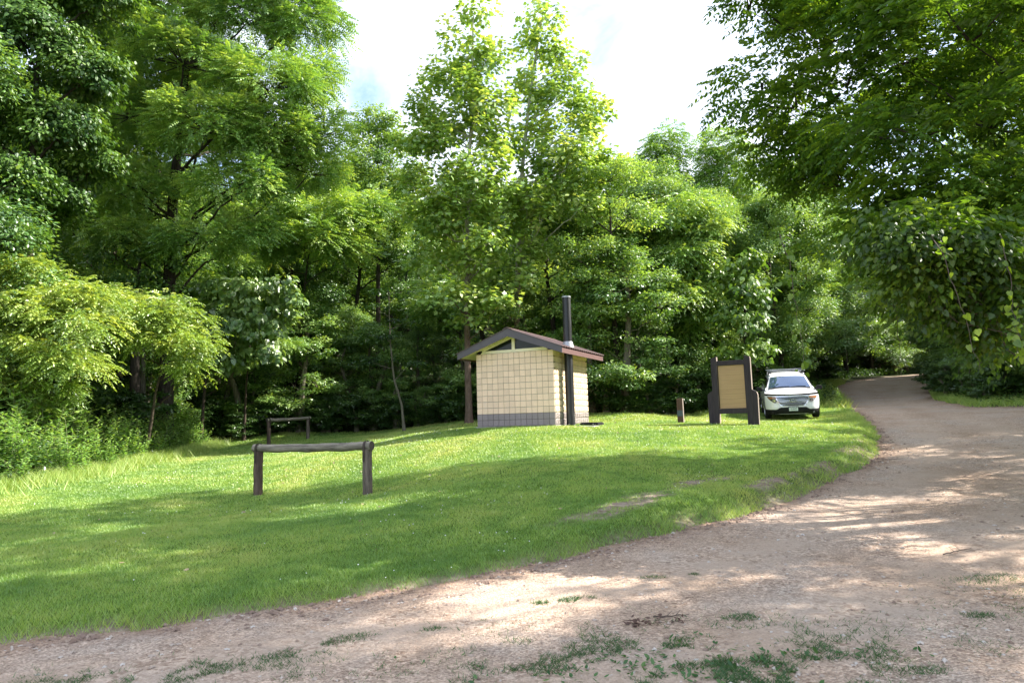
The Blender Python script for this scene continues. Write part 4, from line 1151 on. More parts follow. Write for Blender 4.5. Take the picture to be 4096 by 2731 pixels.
def bez(a, b, c, n):
    t = np.linspace(0, 1, n)[:, None]
    return a * (1 - t) ** 2 + 2 * b * t * (1 - t) + c * t * t
def tube_np(pts, rad, seg=6):
    pts = np.asarray(pts, float); n = len(pts)
    d = unit(np.gradient(pts, axis=0)); ref = np.where(np.abs(d[:, 2:3]) > .9, np.array([[0, 1., 0]]), np.array([[0, 0, 1.]]))
    x = unit(np.cross(d, ref)); y = np.cross(x, d)
    a = 2 * np.pi * np.arange(seg) / seg
    V = pts[:, None] + (x[:, None] * np.cos(a)[None, :, None] + y[:, None] * np.sin(a)[None, :, None]) * np.asarray(rad)[:, None, None]
    i = np.arange(n - 1)[:, None] * seg + np.arange(seg)[None]
    j = np.arange(n - 1)[:, None] * seg + (np.arange(seg)[None] + 1) % seg
    q = np.stack([i, j, j + seg, i + seg], -1).reshape(-1, 4)
    return V.reshape(-1, 3), q.ravel(), np.full(len(q), 4), np.full(n * seg, .5)

def make_tree(seed, trunk, r0, lobes, kind, dens=1., leaf=1., flat=.62, clump=.5, droop=.35, tmean=.5, limb_r=.3, twigs=3):
    """trunk: points from base up; lobes: (x,y,z,rx,ry,rz). returns trunk mesh data, crown mesh data"""
    r = np.random.default_rng(seed)
    T = np.array(trunk, float)
    # resample trunk with a little wander
    seglen = np.linalg.norm(np.diff(T, axis=0), axis=1); cum = np.concatenate([[0], np.cumsum(seglen)])
    m = max(10, int(cum[-1] / .5)); s = np.linspace(0, cum[-1], m)
    TP = np.stack([np.interp(s, cum, T[:, k]) for k in range(3)], 1)
    TP[1:, :2] += np.cumsum(r.normal(0, r0 * .07, (m - 1, 2)), 0) * .6
    u = s / cum[-1]
    rad = r0 * (1 - .8 * u) + r0 * .45 * np.exp(-s / (r0 * 2.2))
    wood = [tube_np(TP, rad, 10)]
    parts = []
    for lb in lobes:
        c = np.array(lb[:3]); R = np.array(lb[3:6])
        hd = np.linalg.norm(TP[:, :2] - c[:2], axis=1)
        want = c[2] - .55 * hd - .2 * R[2]
        k = int(np.argmin(np.abs(TP[:, 2] - want) + .15 * hd)); k = min(max(k, 2), m - 2)
        a = TP[k]; hl = np.linalg.norm(c - a)
        if hl > .3:
            mid = a * .45 + c * .55 + np.array([0, 0, -.08 * hl]) + r.normal(0, .06 * hl, 3)
            bp = bez(a, mid, c, 9); bp[1:-1] += r.normal(0, .015 * hl, (7, 3))
            lr = min(rad[k] * .75, max(.012, limb_r * r0 * (R.mean() / 1.4) ** .5))
            wood.append(tube_np(bp, lr * np.linspace(1, .35, 9), 6))
        rm = (R[0] * R[1] * R[2]) ** (1 / 3)
        nc = max(5, int(dens * 8.5 * rm ** 2 / clump))
        q = unit(r.normal(0, 1, (nc, 3)))
        q[:, 2] = np.where(q[:, 2] < -.35, -q[:, 2] * .6, q[:, 2])
        q = unit(q); rr = r.uniform(.35, 1.05, nc) ** .5
        lump = 1 + .22 * np.sin(q[:, 0] * 3.1 + seed) * np.cos(q[:, 1] * 2.7 + lb[0])
        C = c + q * R * (rr * lump)[:, None]
        outd = unit(q / R * R.mean())
        for i in range(0, nc, max(1, twigs)):
            w_ = bez(c + (C[i] - c) * .1, c + (C[i] - c) * .55 + np.array([0, 0, -.05]), C[i], 5)
            wood.append(tube_np(w_, max(.006, .012 * r0 / .2) * np.linspace(1.6, .5, 5), 4))
        ct = r.normal(0, .15, nc); cs_ = r.uniform(.55, 1.4, nc)
        if kind == 'pinnate':
            nf = max(3, int(50 * (clump / .5) ** 2 / leaf ** 2))
            n = nc * nf; ci = np.repeat(np.arange(nc), nf)
            off = unit(r.normal(0, 1, (n, 3))) * (r.uniform(0, 1, (n, 1)) ** .45) * np.array([clump, clump, clump * flat]) * 1.15 * cs_[ci][:, None]
            P = C[ci] + off
            D = outd[ci] * .55 + unit(off) * .7 + r.normal(0, .35, (n, 3)) + np.array([0, 0, .05])
            D[:, 2] *= .6
            U = np.array([0, 0, 1.]) + outd[ci] * .25 + r.normal(0, .3, (n, 3))
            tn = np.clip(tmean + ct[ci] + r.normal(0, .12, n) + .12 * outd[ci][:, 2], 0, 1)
            parts += fronds(r, P, D, U, leaf * r.uniform(.30, .46, n), 5, .46, .33, tn, droop)
        else:
            per = dict(broad=150, syc=50, heart=75, big=70)[kind]
            nf = max(4, int(per * (clump / .5) ** 2 / leaf ** 2))
            n = nc * nf; ci = np.repeat(np.arange(nc), nf)
            off = unit(r.normal(0, 1, (n, 3))) * (r.uniform(0, 1, (n, 1)) ** .45) * np.array([clump, clump, clump * flat]) * 1.15 * cs_[ci][:, None]
            P = C[ci] + off
            hang = dict(broad=-.35, syc=-.25, heart=-.9, big=-.5)[kind]
            D = outd[ci] * .4 + unit(off) * .6 + r.normal(0, .5, (n, 3)); D[:, 2] = D[:, 2] * .5 + hang
            U = np.array([0, 0, 1.]) + outd[ci] * .5 + r.normal(0, .42, (n, 3))
            L = leaf * dict(broad=.125, syc=.17, heart=.165, big=.2)[kind] * r.uniform(.65, 1.25, n)
            wd = dict(broad=.58, syc=.95, heart=.78, big=.6)[kind]
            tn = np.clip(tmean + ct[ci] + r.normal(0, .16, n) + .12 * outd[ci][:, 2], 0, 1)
            parts.append(leaves(P, D, U, L, L * wd, tn, dict(broad='rhomb', syc='maple', heart='heart', big='oval')[kind]))
    return join(wood), join(parts)

def plant(name, label, cat, base, data, barkm, leafm, group=None, trunk_name='trunk', crown_name='crown'):
    (wv, wl, wsz, wt), (cv, cl, cs, ct) = data
    b = np.array(base, np.float32)
    root = thing(name, label, cat, base, group=group)
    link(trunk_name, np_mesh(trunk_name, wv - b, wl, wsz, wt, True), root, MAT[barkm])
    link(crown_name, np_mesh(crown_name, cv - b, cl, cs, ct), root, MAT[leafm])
    return root

def round_lobes(r, x, y, z0, z1, rad, n, lr):
    L = []
    for k in range(n):
        t = r.uniform(0, 1); z = z0 + (z1 - z0) * t
        rr = rad * math.sin(math.pi * (.18 + .75 * t)) ** .7 * math.sqrt(r.uniform(.1, 1)); a = r.uniform(0, 2 * math.pi)
        q = lr * r.uniform(.75, 1.25)
        L.append((x + rr * math.cos(a), y + rr * math.sin(a), z, q, q, q * .75))
    return L
HERO_STYLE = {
 'walnut_big': ('walnut_tree', 'huge bright walnut tree with dark forked limbs above the hitching rails', 'pinnate', 'bark', 'leaf_walnut', dict(clump=.5, dens=.9, leaf=1.1, limb_r=.2, flat=.75)),
 'vine_dark': ('vine_covered_tree', 'dark tree draped in heart-leaved vines at the left border of the picture', 'heart', 'bark', 'leaf_heart', dict(clump=.5, dens=1.6, tmean=.35, leaf=.75)),
 'low_left': ('locust_tree', 'low yellow-green feathery tree spreading over the weeds, leftmost at the lawn edge', 'pinnate', 'bark_brown', 'leaf_low', dict(clump=.42, leaf=1.0, dens=1.0, droop=.5)),
 'low_mid': ('locust_tree', 'small yellow-green feathery tree with one thin slanting trunk above the weeds', 'pinnate', 'bark_brown', 'leaf_low', dict(clump=.42, leaf=1.0, dens=1.0, droop=.5, limb_r=.6)),
 'catalpa': ('redbud_tree', 'small tree with large glossy heart leaves beside the feathery yellow-green tree', 'heart', 'bark_brown', 'leaf_catalpa', dict(clump=.40, leaf=1.5, dens=1.2, tmean=.6)),
 'ash_side': ('ash_sapling', 'thin feathery sapling half hidden behind the heart-leaved tree', 'pinnate', 'bark_brown', 'leaf_walnut', dict(clump=.38, leaf=.9, dens=.9)),
 'walnut_back': ('walnut_tree', 'rounded feathery tree at the wood edge behind the farther hitching rail', 'pinnate', 'bark', 'leaf_walnut', dict(clump=.55, dens=.9, leaf=1.4)),
 'syc_l': ('sycamore_tree', 'tall slim sycamore with brown trunk rising behind the hut, left of its twin', 'syc', 'bark_syc', 'leaf_syc', dict(clump=.45, dens=.78, flat=.95, leaf=1.1)),
 'syc_r': ('sycamore_tree', 'tall sycamore with pale upper trunk rising behind the hut, right of its twin', 'syc', 'bark_syc', 'leaf_syc', dict(clump=.45, dens=.78, flat=.95, leaf=1.1)),
 'broad_mid': ('broadleaf_tree', 'leafy green tree with a bright low branch right behind the vent pipe', 'broad', 'bark', 'leaf_syc', dict(clump=.42, dens=1.0, leaf=1.15, tmean=.4)),
 'peak_l': ('walnut_tree', 'left one of two feathery treetops standing against the white sky', 'pinnate', 'bark', 'leaf_walnut', dict(clump=.5, leaf=1.25, dens=1.0, droop=.6)),
 'peak_r': ('walnut_tree', 'right one of two feathery treetops standing against the white sky', 'pinnate', 'bark', 'leaf_walnut', dict(clump=.5, leaf=1.25, dens=1.0, droop=.6)),
 'locust_mid': ('locust_tree', 'drooping yellow-green feathery tree behind the marker post', 'pinnate', 'bark', 'leaf_walnut', dict(clump=.5, dens=.85, leaf=1.45, droop=.6, tmean=.6)),
 'heart_dark': ('vine_covered_tree', 'dark green tree with big heart leaves behind the message board', 'heart', 'bark', 'leaf_heart', dict(clump=.42, leaf=1.3, dens=1.0, tmean=.45)),
 'road_far': ('roadside_tree', 'bright bushy tree beyond the parked car on the left of the road', 'broad', 'bark', 'leaf_syc', dict(clump=.55, leaf=1.5, dens=1.0, tmean=.45)),
 'hill_tree': ('broadleaf_tree', 'round-topped tree on the slope showing left of the sycamores against the sky', 'broad', 'bark', 'leaf_broad', dict(clump=.55, leaf=1.6, dens=1.0, tmean=.6)),
 'over_right': ('walnut_tree', 'big shady walnut tree overhanging the gravel road from the right', 'pinnate', 'bark', 'leaf_over', dict(clump=.42, dens=.72, leaf=1.05, droop=.5, tmean=.5, limb_r=.11, flat=.6)),
 'vine_near': ('climbing_vine', 'heart-leaved vine hanging low from the big tree over the road', 'heart', 'twig', 'leaf_vine', dict(clump=.34, leaf=.45, dens=.45, flat=1.0, tmean=.5)),
}
for i, (k, h) in enumerate(HERO.items()):
    nm, lb, kind, bm, lm, kw = HERO_STYLE[k]
    tr = [tuple(p) for p in h['trunk']]
    bx, by = tr[0][:2]; bz_ = gz(bx, by) - .1
    tr = [(bx, by, bz_)] + [p for p in tr[1:] if p[2] > bz_ + .5]
    cat = 'vine' if nm == 'climbing_vine' else 'tree'
    lobes = list(h['lobes'])
    if k == 'over_right':   # the upper crown, above the picture
        r_ = np.random.default_rng(56)
        lobes += round_lobes(r_, 9.3, 9.2, 10.8, 16.5, 5.4, 7, 1.15) + round_lobes(r_, 8.5, 5.5, 9.0, 14.5, 3.5, 7, 1.15) + round_lobes(r_, 11.5, 7.2, 8.5, 13, 2.6, 8, 1.15) + round_lobes(r_, 10.3, 15.6, 12.6, 16.6, 2.9, 9, 1.15) + round_lobes(r_, 13, 15.2, 8.5, 13.5, 2.3, 7, 1.15)
    d = make_tree(100 + i, tr, h['r'], lobes, kind, **kw)
    plant(nm, lb, cat, (bx, by, bz_), d, bm, lm, None, 'stem' if cat == 'vine' else 'trunk', 'foliage' if cat == 'vine' else 'crown')

# upper crown and neighbours of the overhanging tree (outside the picture, they throw the shade)
r_ = np.random.default_rng(55)
SHADE = [((16.5, 10.4), 5.5, 15.5, 5.0, 13, 'walnut tree right of the gravel, its crown shading the lawn'),
         ((17.5, 3.5), 5, 16, 5.0, 27, 'walnut tree right of the near gravel, shading the foreground'),
         ((18, 15.2), 5.5, 14.5, 4.2, 17, 'walnut tree farther right, behind the overhanging one')]
for i, ((x, y), z0, z1, rad, n, lb) in enumerate(SHADE):
    b = gz(x, y) - .1
    L = round_lobes(r_, x, y, b + z0, b + z1, rad, n, 1.5)
    d = make_tree(300 + i, [(x, y, b), (x + .2, y, b + 5), (x, y + .2, b + 11), (x, y, b + z1)], .35, L, 'pinnate', dens=[.13, .34, .2][i], leaf=1.6, clump=.55, limb_r=.1, twigs=9)
    plant('walnut_tree', lb, 'tree', (x, y, b), d, 'bark', 'leaf_over')

# ------------------------------------------------------------------ the wood: a few kinds, copied tree by tree
def forest_kind(seed, h, rad, kind, n, lr, low, **kw):
    r = np.random.default_rng(seed)
    L = round_lobes(r, 0, 0, low, h - 1.0, rad, n, lr)
    L.append((0, 0, h - 1.2, lr * .8, lr * .8, lr * .9))
    return make_tree(seed, [(0, 0, -.3), (r.normal(0, .2), r.normal(0, .2), h * .3), (r.normal(0, .3), r.normal(0, .3), h * .6), (0, 0, h - 1)], .2, L, kind, **kw)
KINDS = []
for seed, h, rad, kind, n, lr, low, lm, kw in [
    (1, 14, 3.2, 'broad', 19, 1.6, 1.8, 'leaf_broad', dict(leaf=1.35, clump=.6, dens=.8)),
    (2, 15, 3.0, 'broad', 20, 1.6, 2.2, 'leaf_broad', dict(leaf=1.35, clump=.6, dens=.8, tmean=.6)),
    (3, 12, 3.3, 'broad', 19, 1.5, 1.5, 'leaf_broad', dict(leaf=1.25, clump=.55, dens=.8, tmean=.45)),
    (4, 13.5, 3.2, 'pinnate', 18, 1.5, 2.0, 'leaf_walnut', dict(leaf=1.4, clump=.6, dens=.75)),
    (5, 11, 3.2, 'pinnate', 17, 1.4, 1.5, 'leaf_walnut', dict(leaf=1.35, clump=.55, dens=.75, droop=.55)),
    (6, 16, 2.8, 'broad', 20, 1.5, 2.5, 'leaf_syc', dict(leaf=1.4, clump=.6, dens=.75, tmean=.4))]:
    KINDS.append((forest_kind(seed, h, rad, kind, n, lr, low, **kw), lm))
UND = []
for seed, h, rad, kind, n, lr, low, lm, kw in [
    (11, 5.4, 1.6, 'broad', 13, .8, .4, 'leaf_broad', dict(leaf=1.05, clump=.42, dens=.75, flat=.4)),
    (12, 3.4, 1.4, 'big', 9, .75, .4, 'leaf_dark', dict(leaf=.9, clump=.40, dens=.75, flat=.3)),
    (13, 7.5, 1.7, 'broad', 15, .85, .7, 'leaf_broad', dict(leaf=1.1, clump=.45, dens=.75, flat=.4))]:
    d = forest_kind(seed, h, rad, kind, n, lr, low, limb_r=.12, **kw)
    UND.append((d, lm))
PROTO = {}
def place_kind(key, data, lm, nm, lb, cat, group, x, y, rz_, sc, zs=1, bm='bark'):
    z = gz(x, y)
    if key not in PROTO:
        root = plant(nm, lb, cat, (0, 0, 0), data, bm, lm, group)
        PROTO[key] = root
    else:
        root = copy_tree(PROTO[key])
    root.name = nm
    root.location = (x, y, z - .05); root.rotation_euler = (0, 0, rz_); root.scale = (sc, sc, sc * zs)
    root['label'] = lb; root['group'] = group
    return root
for i, (x, y, h) in enumerate([(23.2, 18.2, 11), (22.8, 22.2, 10.5), (23.6, 26, 9.5), (25.4, 29.6, 9), (24.2, 34.2, 9.5)]):
    b = gz(x, y) - .1
    L = round_lobes(r_, x, y, b + 2.5, b + h - .8, 2.4, 16, 1.25)
    d = make_tree(320 + i, [(x, y, b), (x + .1, y, b + 4), (x, y, b + h - 1)], .18, L, 'pinnate', dens=.75, leaf=1.5, clump=.55, limb_r=.14, twigs=6)
    plant('walnut_tree', ['slim tree right of the wide gravel, casting stripes on the road', 'middle slim tree on the right verge, casting stripes on the road', 'slim tree at the road bend on the right verge', 'slim tree just past the road bend on the right verge', 'slim tree leaning over the upper road from the right verge'][i], 'tree', (x, y, b), d, 'bark', 'leaf_over')
r_ = np.random.default_rng(77)
spots = []
def ok(x, y, dmin):
    return all((x - a) ** 2 + (y - b) ** 2 > (.5 * (dmin + c)) ** 2 for a, b, c in spots)
heroes = [(h['trunk'][0][0], h['trunk'][0][1]) for h in HERO.values()]
nfor = 0
def region(x, y):
    s = float(poly_sdf(ROAD, np.array([x]), np.array([y]))[0]); l = float(poly_sdf(LAWN, np.array([x]), np.array([y]))[0])
    return s, l
tries = 0
while tries < 5000 and nfor < 150:
    tries += 1
    x = r_.uniform(-46, 62); y = 12 + 88 * r_.uniform(0, 1) ** 1.25
    if abs(x) > 12 + y * .85: continue
    s, l = region(x, y)
    if l < 3.2 or s < 3.0: continue
    right = x > np.interp(y, [0, 24, 32, 42, 58, 68, 100], [10, 17, 19.7, 25.5, 35.3, 43, 75])
    if right and (y < 33 or x > 55): continue
    if (not right) and y < 30 and x > -17.5: continue
    if x > 5 and not right and y < 33: continue
    dm = 3.4 if y < 55 else 4.4
    if not ok(x, y, dm): continue
    if any((x - a) ** 2 + (y - b) ** 2 < 3.2 for a, b in heroes): continue
    spots.append((x, y, dm)); nfor += 1
    k = int(r_.integers(0, 6))
    if y < 40 and not right and -14 < x < 14: k = int(r_.choice([2, 4, 0, 3]))
    if y < 31 and not right: k = int(r_.integers(0, 3))
    if right: zone, g = 'leafy tree in the dark wood on the right side of the road', 'trees right of the road'
    elif x < -13 and y < 42: zone, g = 'leafy tree packed into the shaded wood on the left side', 'trees of the left wood'
    elif y > 52: zone, g = 'sunlit treetop high on the wooded hill behind everything', 'trees on the far hill'
    else: zone, g = 'leafy tree in the dense wood behind the lawn and the hut', 'trees of the wood behind the lawn'
    sc = r_.uniform(.82, 1.12)
    if y > 40 and -8 < x < 14: sc *= .9
    place_kind(('f', k), KINDS[k][0], KINDS[k][1], 'forest_tree', zone, 'tree', g, x, y, r_.uniform(0, 6.28), sc, r_.uniform(.92, 1.08))
for i, (x, y, k, sc) in enumerate([(13.4, 34.2, 1, .72), (15.6, 37.4, 0, .85), (9.0, 33.6, 2, .84), (17.6, 41.6, 3, .95), (11.8, 37.6, 1, .78), (5.6, 33.2, 0, .74), (2.2, 33.8, 2, .95), (20.0, 46.6, 0, 1.0)]):
    spots.append((x, y, 2.4))
    place_kind(('f', k), KINDS[k][0], KINDS[k][1], 'forest_tree', 'leafy tree in the dense wood behind the lawn and the hut', 'tree', 'trees of the wood behind the lawn', x, y, i * 1.3, sc, 1.0)
for i, (x, y, k, sc) in enumerate([(24.6, 35.2, 2, .8), (27.4, 39.6, 0, .85), (31, 45.6, 1, .9), (29.2, 35.5, 3, .85), (34, 42, 0, .95), (38.6, 55.6, 1, .95), (33.5, 50.5, 2, .95)]):
    spots.append((x, y, 2.4))
    place_kind(('f', k), KINDS[k][0], KINDS[k][1], 'forest_tree', 'leafy tree in the dark wood on the right side of the road', 'tree', 'trees right of the road', x, y, i * 1.7, sc, 1.0)
for i, (x, y, k, sc) in enumerate([(24.2, 53, 0, 1.0), (28.6, 58.6, 1, 1.0), (34.6, 65.8, 2, 1.0), (40.5, 72.5, 0, 1.0), (47, 72, 1, 1.0), (46, 77, 2, 1.0)]):
    spots.append((x, y, 2.4))
    place_kind(('f', k), KINDS[k][0], KINDS[k][1], 'forest_tree', 'leafy tree closing off the far end of the gravel road', 'tree', 'trees at the road end', x, y, i * 1.9, sc, 1.0)
# understory saplings along the wood edge and deeper in
nu = 0; tries = 0
while tries < 12000 and nu < 215:
    tries += 1
    x = r_.uniform(-26, 54); y = r_.uniform(14, 76)
    s, l = region(x, y)
    right = x > np.interp(y, [0, 24, 32, 42, 58, 68, 100], [10, 17, 19.7, 25.5, 35.3, 43, 75])
    if s < 1.6 or l < .8: continue
    if right and (y < 26.5 or x > 30 + (y - 26) * .9): continue
    if not right and y < 31 and x > -12.6 - (31 - y) * .14 - 1.5 and x < 0: continue
    if l > 12 and not right and x < 20: continue
    if not ok(x, y, 1.15): continue
    spots.append((x, y, 1.15)); nu += 1
    k = int(r_.integers(0, 3))
    zone, g = (('dark leafy sapling on the bank right of the road', 'saplings right of the road') if right else
               ('dark leafy sapling in the shade under the left wood', 'saplings of the left wood') if x < -12.5 else
               ('dark leafy sapling in the shade behind the lawn', 'saplings behind the lawn'))
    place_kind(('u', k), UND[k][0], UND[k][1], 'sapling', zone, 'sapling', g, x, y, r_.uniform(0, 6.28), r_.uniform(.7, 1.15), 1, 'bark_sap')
def line_pts(P, step, r):
    A = np.array(P, float); q = np.concatenate([[0], np.cumsum(np.linalg.norm(np.diff(A, axis=0), axis=1))])
    t = np.arange(0, q[-1], step) + r.uniform(-.3, .3, len(np.arange(0, q[-1], step)))
    return np.interp(t, q, A[:, 0]), np.interp(t, q, A[:, 1])
for P, step, dx, dy, zone, g in [([(-13.4, 32.2), (-11.8, 34.2), (-7.2, 35.2), (-4, 33.9), (-2, 31), (2.5, 30), (4.6, 28.9), (6.6, 29.4), (9.5, 32.4), (13, 33.4)], .62, .5, .6, 'dark leafy sapling in the shade behind the lawn', 'saplings behind the lawn'),
        ([(19.8, 28.5), (20.6, 32), (23.5, 37), (26.6, 42), (31, 50), (36.2, 57.5)], 1.1, .8, .3, 'dark leafy sapling on the bank right of the road', 'saplings right of the road')]:
    xs, ys = line_pts(P, step, r_)
    for x, y in zip(xs, ys):
        k = int(r_.choice([1, 1, 0]))
        place_kind(('u', k), UND[k][0], UND[k][1], 'sapling', zone, 'sapling', g, float(x + r_.uniform(-.3, 1) * dx), float(y + r_.uniform(-.1, 1) * dy), r_.uniform(0, 6.28), r_.uniform(.32, .62) * (1.25 if k == 1 else .9), 1, 'bark_sap')
# the leaning sapling behind the lawn
x, y = -4.9, 30.6; b = gz(x, y) - .05
d = make_tree(501, [(x, y, b), (x - .1, y, b + 1.3), (x - .45, y, b + 2.4), (x - .6, y, b + 4.2), (x - .65, y, b + 6.4)], .065,
    [(x - 1.4, y, b + 3.2, .9, .7, .22), (x + .3, y - .3, b + 3.0, .8, .7, .2), (x - .9, y, b + 4.3, 1.1, .8, .25), (x, y, b + 4.9, .9, .8, .25), (x - 1.2, y, b + 5.6, .9, .8, .25), (x - .3, y, b + 6.3, .8, .8, .25)],
    'broad', dens=.6, leaf=1.35, clump=.34, flat=.25, tmean=.3, limb_r=.5)
plant('sapling', 'slender pale-stemmed sapling leaning left in the shade left of the hut', 'sapling', (x, y, b), d, 'bark_sap', 'leaf_dark')
# thick shaded trunk under the feathery trees
x, y = -15.4, 27.9; b = gz(x, y) - .1
d = make_tree(502, [(x, y, b), (x, y, b + 2.5), (x - .1, y, b + 5), (x, y, b + 8)], .27, [(x, y, b + 6.5, 1.6, 1.4, 1.2), (x - .8, y, b + 8, 1.4, 1.4, 1.1), (x + 1, y + .4, b + 7.6, 1.4, 1.4, 1.1)], 'broad', leaf=1.4, dens=.8, tmean=.35)
plant('broadleaf_tree', 'stout dark trunk standing in deep shade behind the slanting thin trunk', 'tree', (x, y, b), d, 'bark', 'leaf_broad')

# ------------------------------------------------------------------ hanging vine strands near the road
def strand(label, top, bottom, n, seed, big=.095):
    r = np.random.default_rng(seed)
    top = np.array(top); bottom = np.array(bottom)
    pts = bez(top, (top + bottom) / 2 + np.array([.12, .05, 0]), bottom, 16); pts += r.normal(0, .012, pts.shape)
    w_ = tube_np(pts, np.linspace(.0055, .002, 16), 5)
    t = r.uniform(.05, 1, n); P = np.stack([np.interp(t, np.linspace(0, 1, 16), pts[:, k]) for k in range(3)], 1) + r.normal(0, .05, (n, 3))
    D = r.normal(0, .5, (n, 3)) + np.array([0, 0, -.9]); U = np.array([-.5, -.6, .5]) + r.normal(0, .5, (n, 3))
    L = big * r.uniform(.55, 1.15, n)
    c = leaves(P, D, U, L, L * .82, np.clip(r.normal(.8, .15, n), 0, 1), 'heart')
    plant('vine_strand', label, 'vine', tuple(top), (w_, c), 'twig', 'leaf_over', None, 'stem', 'leaves')
strand('leafy vine strand dangling in front of the wood right above the car', (3.45, 8.5, 3.9), (3.68, 8.6, 2.15), 34, 61)
strand('thin vine strand dangling at the road bend, few leaves', (5.0, 8.9, 3.2), (5.05, 8.9, 2.1), 12, 62, .085)
strand('long bare-stemmed vine hanging lowest in front of the right bank', (4.75, 7.5, 3.6), (5.12, 7.5, 2.05), 14, 63, .09)
strand('leafy vine strand hanging at the right border of the picture', (5.6, 7.6, 3.6), (5.62, 7.6, 2.15), 40, 64, .09)
# ------------------------------------------------------------------ weeds along the wood edge
def weed_kind(seed, h, n, L, shape, wd, stems=4, spread=.22):
    r = np.random.default_rng(seed)
    wood = []; parts = []
    for k in range(stems):
        a = r.uniform(0, 6.28); lean = r.uniform(.05, spread)
        p0 = np.array([r.normal(0, .08), r.normal(0, .08), -.05]); hh = h * r.uniform(.65, 1.05)
        p2 = np.array([math.cos(a) * lean * hh, math.sin(a) * lean * hh, hh])
        pts = bez(p0, np.array([p0[0], p0[1], hh * .6]), p2, 8)
        wood.append(tube_np(pts, np.linspace(.008, .003, 8), 5))
        m = int(n / stems); t = np.linspace(.12, 1, m)
        P = np.stack([np.interp(t, np.linspace(0, 1, 8), pts[:, q]) for q in range(3)], 1)
        az = np.arange(m) * 2.4 + r.uniform(0, 6); up = .55 - .5 * (1 - t) + r.normal(0, .15, m)
        D = np.stack([np.cos(az), np.sin(az), up], 1)
        U = np.array([0, 0, 1.]) + r.normal(0, .25, (m, 3))
        ll = L * (1.15 - .6 * t) * r.uniform(.8, 1.2, m)
        parts.append(leaves(P, D, U, ll, ll * wd, np.clip(r.normal(.5, .13, m) + .2 * (t - .5), 0, 1), shape))
    return join(wood), join(parts)
WK = [weed_kind(21, 1.35, 90, .24, 'lance', .32, 5), weed_kind(22, 1.0, 110, .17, 'oval', .45, 6, .4), weed_kind(23, 1.6, 100, .26, 'lance', .30, 4), weed_kind(24, .75, 120, .15, 'oval', .5, 8, .6)]
r_ = np.random.default_rng(88)
WE = np.array([(-16.5,11.2),(-14,13.2),(-12.3,15.4),(-11.9,17.2),(-12.2,20.3),(-12.7,24.5),(-13.4,29.5),(-13.9,31.3)])
seg_ = np.concatenate([[0], np.cumsum(np.linalg.norm(np.diff(WE, axis=0), axis=1))])
for i in range(235):
    t = r_.uniform(0, seg_[-1]); dpt = r_.uniform(-.15, 4.2)
    x = np.interp(t, seg_, WE[:, 0]) - dpt * .85; y = np.interp(t, seg_, WE[:, 1]) + dpt * .5 + r_.normal(0, .2)
    k = int(r_.choice(4, p=[.3, .28, .22, .2])) if dpt > .6 else int(r_.choice([1, 3]))
    place_kind(('w', k), WK[k], 'leaf_weed', 'tall_weed', 'bright leafy weed standing in the border under the left feathery trees', 'weed', 'weeds under the left trees',
               float(x), float(y), r_.uniform(0, 6.28), r_.uniform(.8, 1.2) * (.95 + .28 * min(max(dpt, 0), 2.4)), 1, 'stem')
for i in range(34):
    x = r_.uniform(11.6, 15.0); y = r_.uniform(30.2, 36)
    s, l = region(x, y)
    if s < .5: continue
    k = int(r_.integers(0, 4))
    place_kind(('w', k), WK[k], 'leaf_weed', 'tall_weed', 'leafy weed growing between the parked car and the road bend', 'weed', 'weeds behind the car', float(x), float(y), r_.uniform(0, 6.28), r_.uniform(.6, 1.2), 1, 'stem')

# low ground cover in the shade: nobody could count it
r_ = np.random.default_rng(89)
def cover(n, test, hmax, L, seed):
    r = np.random.default_rng(seed)
    x = r.uniform(-30, 46, n); y = r.uniform(8, 66, n)
    keep = test(x, y); x, y = x[keep], y[keep]; m = len(x)
    h = hmax * fbm(x * .9, y * .9, 3) ** 1.3 * 1.6 * r.uniform(.1, 1, m)
    P = np.stack([x, y, fZ(x, y) + h], 1)
    D = r.normal(0, 1, (m, 3)); D[:, 2] = D[:, 2] * .3 + .1
    U = np.array([0, 0, 1.]) + r.normal(0, .35, (m, 3))
    ll = L * r.uniform(.6, 1.3, m)
    return leaves(P, D, U, ll, ll * .6, np.clip(r.normal(.45, .2, m), 0, 1), 'oval' if L < .12 else 'rhomb')
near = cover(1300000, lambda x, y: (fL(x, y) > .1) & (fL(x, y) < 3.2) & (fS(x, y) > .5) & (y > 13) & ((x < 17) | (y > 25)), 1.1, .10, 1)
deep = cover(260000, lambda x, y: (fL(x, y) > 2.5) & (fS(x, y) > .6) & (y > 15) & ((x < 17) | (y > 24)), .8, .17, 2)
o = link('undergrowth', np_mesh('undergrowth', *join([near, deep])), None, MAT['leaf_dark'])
tag(o, 'low dark leafy undergrowth carpeting the edge of the wood', None, None, 'stuff')

